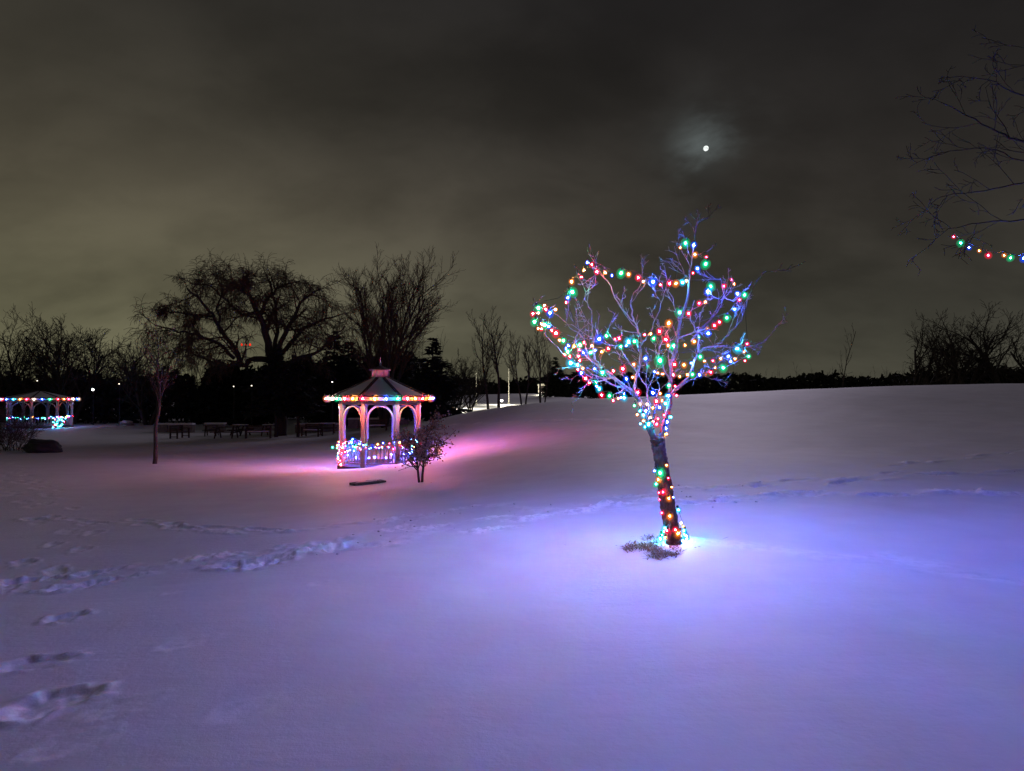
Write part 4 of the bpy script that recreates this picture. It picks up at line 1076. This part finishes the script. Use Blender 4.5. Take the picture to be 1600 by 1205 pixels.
# ------------------------------------------------------------------ distant lamps and the lit clearing
M_LAMPW = emit('street_lamp_glow', (1.0, .97, .88), 9.0)
M_LAMPD = emit('street_lamp_glow_dim', (1.0, .9, .7), 2.2)
def street_lamp(px, py, d, r, label, m):
    g = ground_at(px, d); top = at(px, py, d); h = top.z - g.z
    root = empty('street_lamp', g, 0, label, 'street lamp', 'far street lamps')
    mb = MB(); mb.tube([Vector((0, .1, -.1)), Vector((0, .1, h * .5)), Vector((0, .1, h + r * 1.3))], [.05, .04, .03], 8); mb.build('pole', M_BLACK, root)
    mb = MB(); mb.lathe([(r * .6, r * 1.15), (r * 1.5, r * 1.2), (r * .8, r * 1.9)], 10); mb.build('lamp_hood', M_BLACK, root)
    mb = MB(); v, f = sub_ico(1); mb.v = [tuple(p * r) for p in v]; mb.f = f; mb.m = [0] * len(f); o = mb.build('lamp_globe', m, root, True); o.location = (0, 0, h)
street_lamp(145, 609, 60, .10, 'bright white far lamp between the far gazebo and the thin young tree', M_LAMPW)
street_lamp(58, 595, 60, .05, 'faint far lamp above the roof of the far gazebo', M_LAMPD)
street_lamp(186, 600, 60.5, .05, 'faint tiny far lamp left of the thin young tree', M_LAMPD)
street_lamp(365, 604, 57, .05, 'left one of two faint far lamps under the willow', M_LAMPD)
street_lamp(393, 603, 57, .06, 'right one of two faint far lamps under the willow', M_LAMPD)
street_lamp(519, 597, 50, .03, 'faint far lamp just above the left end of the near gazebo eave lights', M_LAMPW)

def pole(px, y0, y1, d, label):
    g = ground_at(px, d); h = at(px, y0, d).z - g.z
    root = empty('flagpole', g, 0, label, 'flagpole', 'pale flagpoles')
    mb = MB(); mb.tube([Vector((0, 0, -.1)), Vector((0, 0, h * .5)), Vector((0, 0, h))], [.075, .06, .045], 10); mb.build('pole', M_PALE, root)
    mb = MB(); mb.lathe([(.16, -.1), (.16, .10), (.10, .16)], 12); mb.build('base_collar', M_PALE, root)
    mb = MB(); add_ico(mb, (0, 0, h + .06), .08); mb.build('finial', M_PALE, root, True)
pole(744, 584, 634, 86, 'left one of two pale floodlit flagpoles in the far clearing')
pole(795, 576, 634, 88, 'right one of two pale floodlit flagpoles in the far clearing')
def flood(px, d, h, energy, r, label, name='ground_lamp', col=(1, .93, .72), vis=.12, dy=0):
    g = ground_at(px, d); root = empty(name, g, 0, label, 'lamp')
    mb = MB(); mb.tube([Vector((0, 0, -.1)), Vector((0, 0, h - vis))], .05, 8); mb.build('post', M_BLACK, root)
    mb = MB(); v, f = sub_ico(1); mb.v = [tuple(p * vis) for p in v]; mb.f = f; mb.m = [0] * len(f); o = mb.build('lamp_globe', M_LAMPW, root, True); o.location = (0, 0, h)
    ld = bpy.data.lights.new('lamp_light', 'POINT'); ld.energy = energy; ld.color = col; ld.shadow_soft_size = r
    lo = bpy.data.objects.new('lamp_light', ld); COL.objects.link(lo); lo.parent = root; lo.location = (0, 0, h + vis + .12)
flood(784, 84, .55, 900, .1, 'bright lamp on a short post at the foot of the slender bare trees', vis=.16)
flood(722, 72, 1.6, 900, .1, 'park lamp on a post lighting the road beside the near gazebo conifer', 'park_lamp', vis=.035)
flood(690, 70, 1.6, 900, .1, 'park lamp on a post hidden low behind the right of the near gazebo', 'park_lamp', vis=.035)
# lit shrine on the mound
g = ground_at(847, 136); root = empty('stone_shrine', g, 0, 'small floodlit pale stone shrine on the far snowy mound', 'shrine')
for x in (-.62, .62):
    mb = MB(); mb.box((x, 0, .95), (.42, .6, 1.9)); mb.box((x, 0, .1), (.55, .72, .24)); mb.build('pillar', M_PALE, root)
mb = MB(); mb.box((0, 0, 2.06), (2.0, .9, .30)); mb.box((0, 0, 2.27), (1.6, .7, .14)); mb.build('lintel', M_PALE, root)
mb = MB(); mb.box((0, .2, .9), (.80, .12, 1.78)); mb.build('inner_panel', M_ROOF, root)
flood(846, 133.4, .5, 300, .1, 'small ground lamp lighting the front of the stone shrine', vis=.06)

# far mast with red warning lamps
g = ground_at(384, 330); root = empty('radio_mast', g, 0, 'far slim mast showing a row of three red lights through the willow', 'mast')
h = at(384, 541, 330).z - g.z
mb = MB(); mb.tube([Vector((0, 0, 0)), Vector((0, 0, h * .5)), Vector((0, 0, h))], [.5, .4, .3], 8); mb.build('pole', M_CONC, root)
mb = MB(); mb.beam((-2.4, 0, h), (2.4, 0, h), .4, .3); mb.build('crossbar', M_CONC, root)
M_RED = emit('warning_red', (1, .03, .01), .9)
for dx, r in ((-2.2, .45), (0, .5), (2.1, .5)):
    mb = MB(); mb.lathe([(.3, .16), (r, .5), (r, 1.0), (.2, 1.4)], 10, c=(dx, 0, h)); mb.build('warning_lamp', M_RED, root)
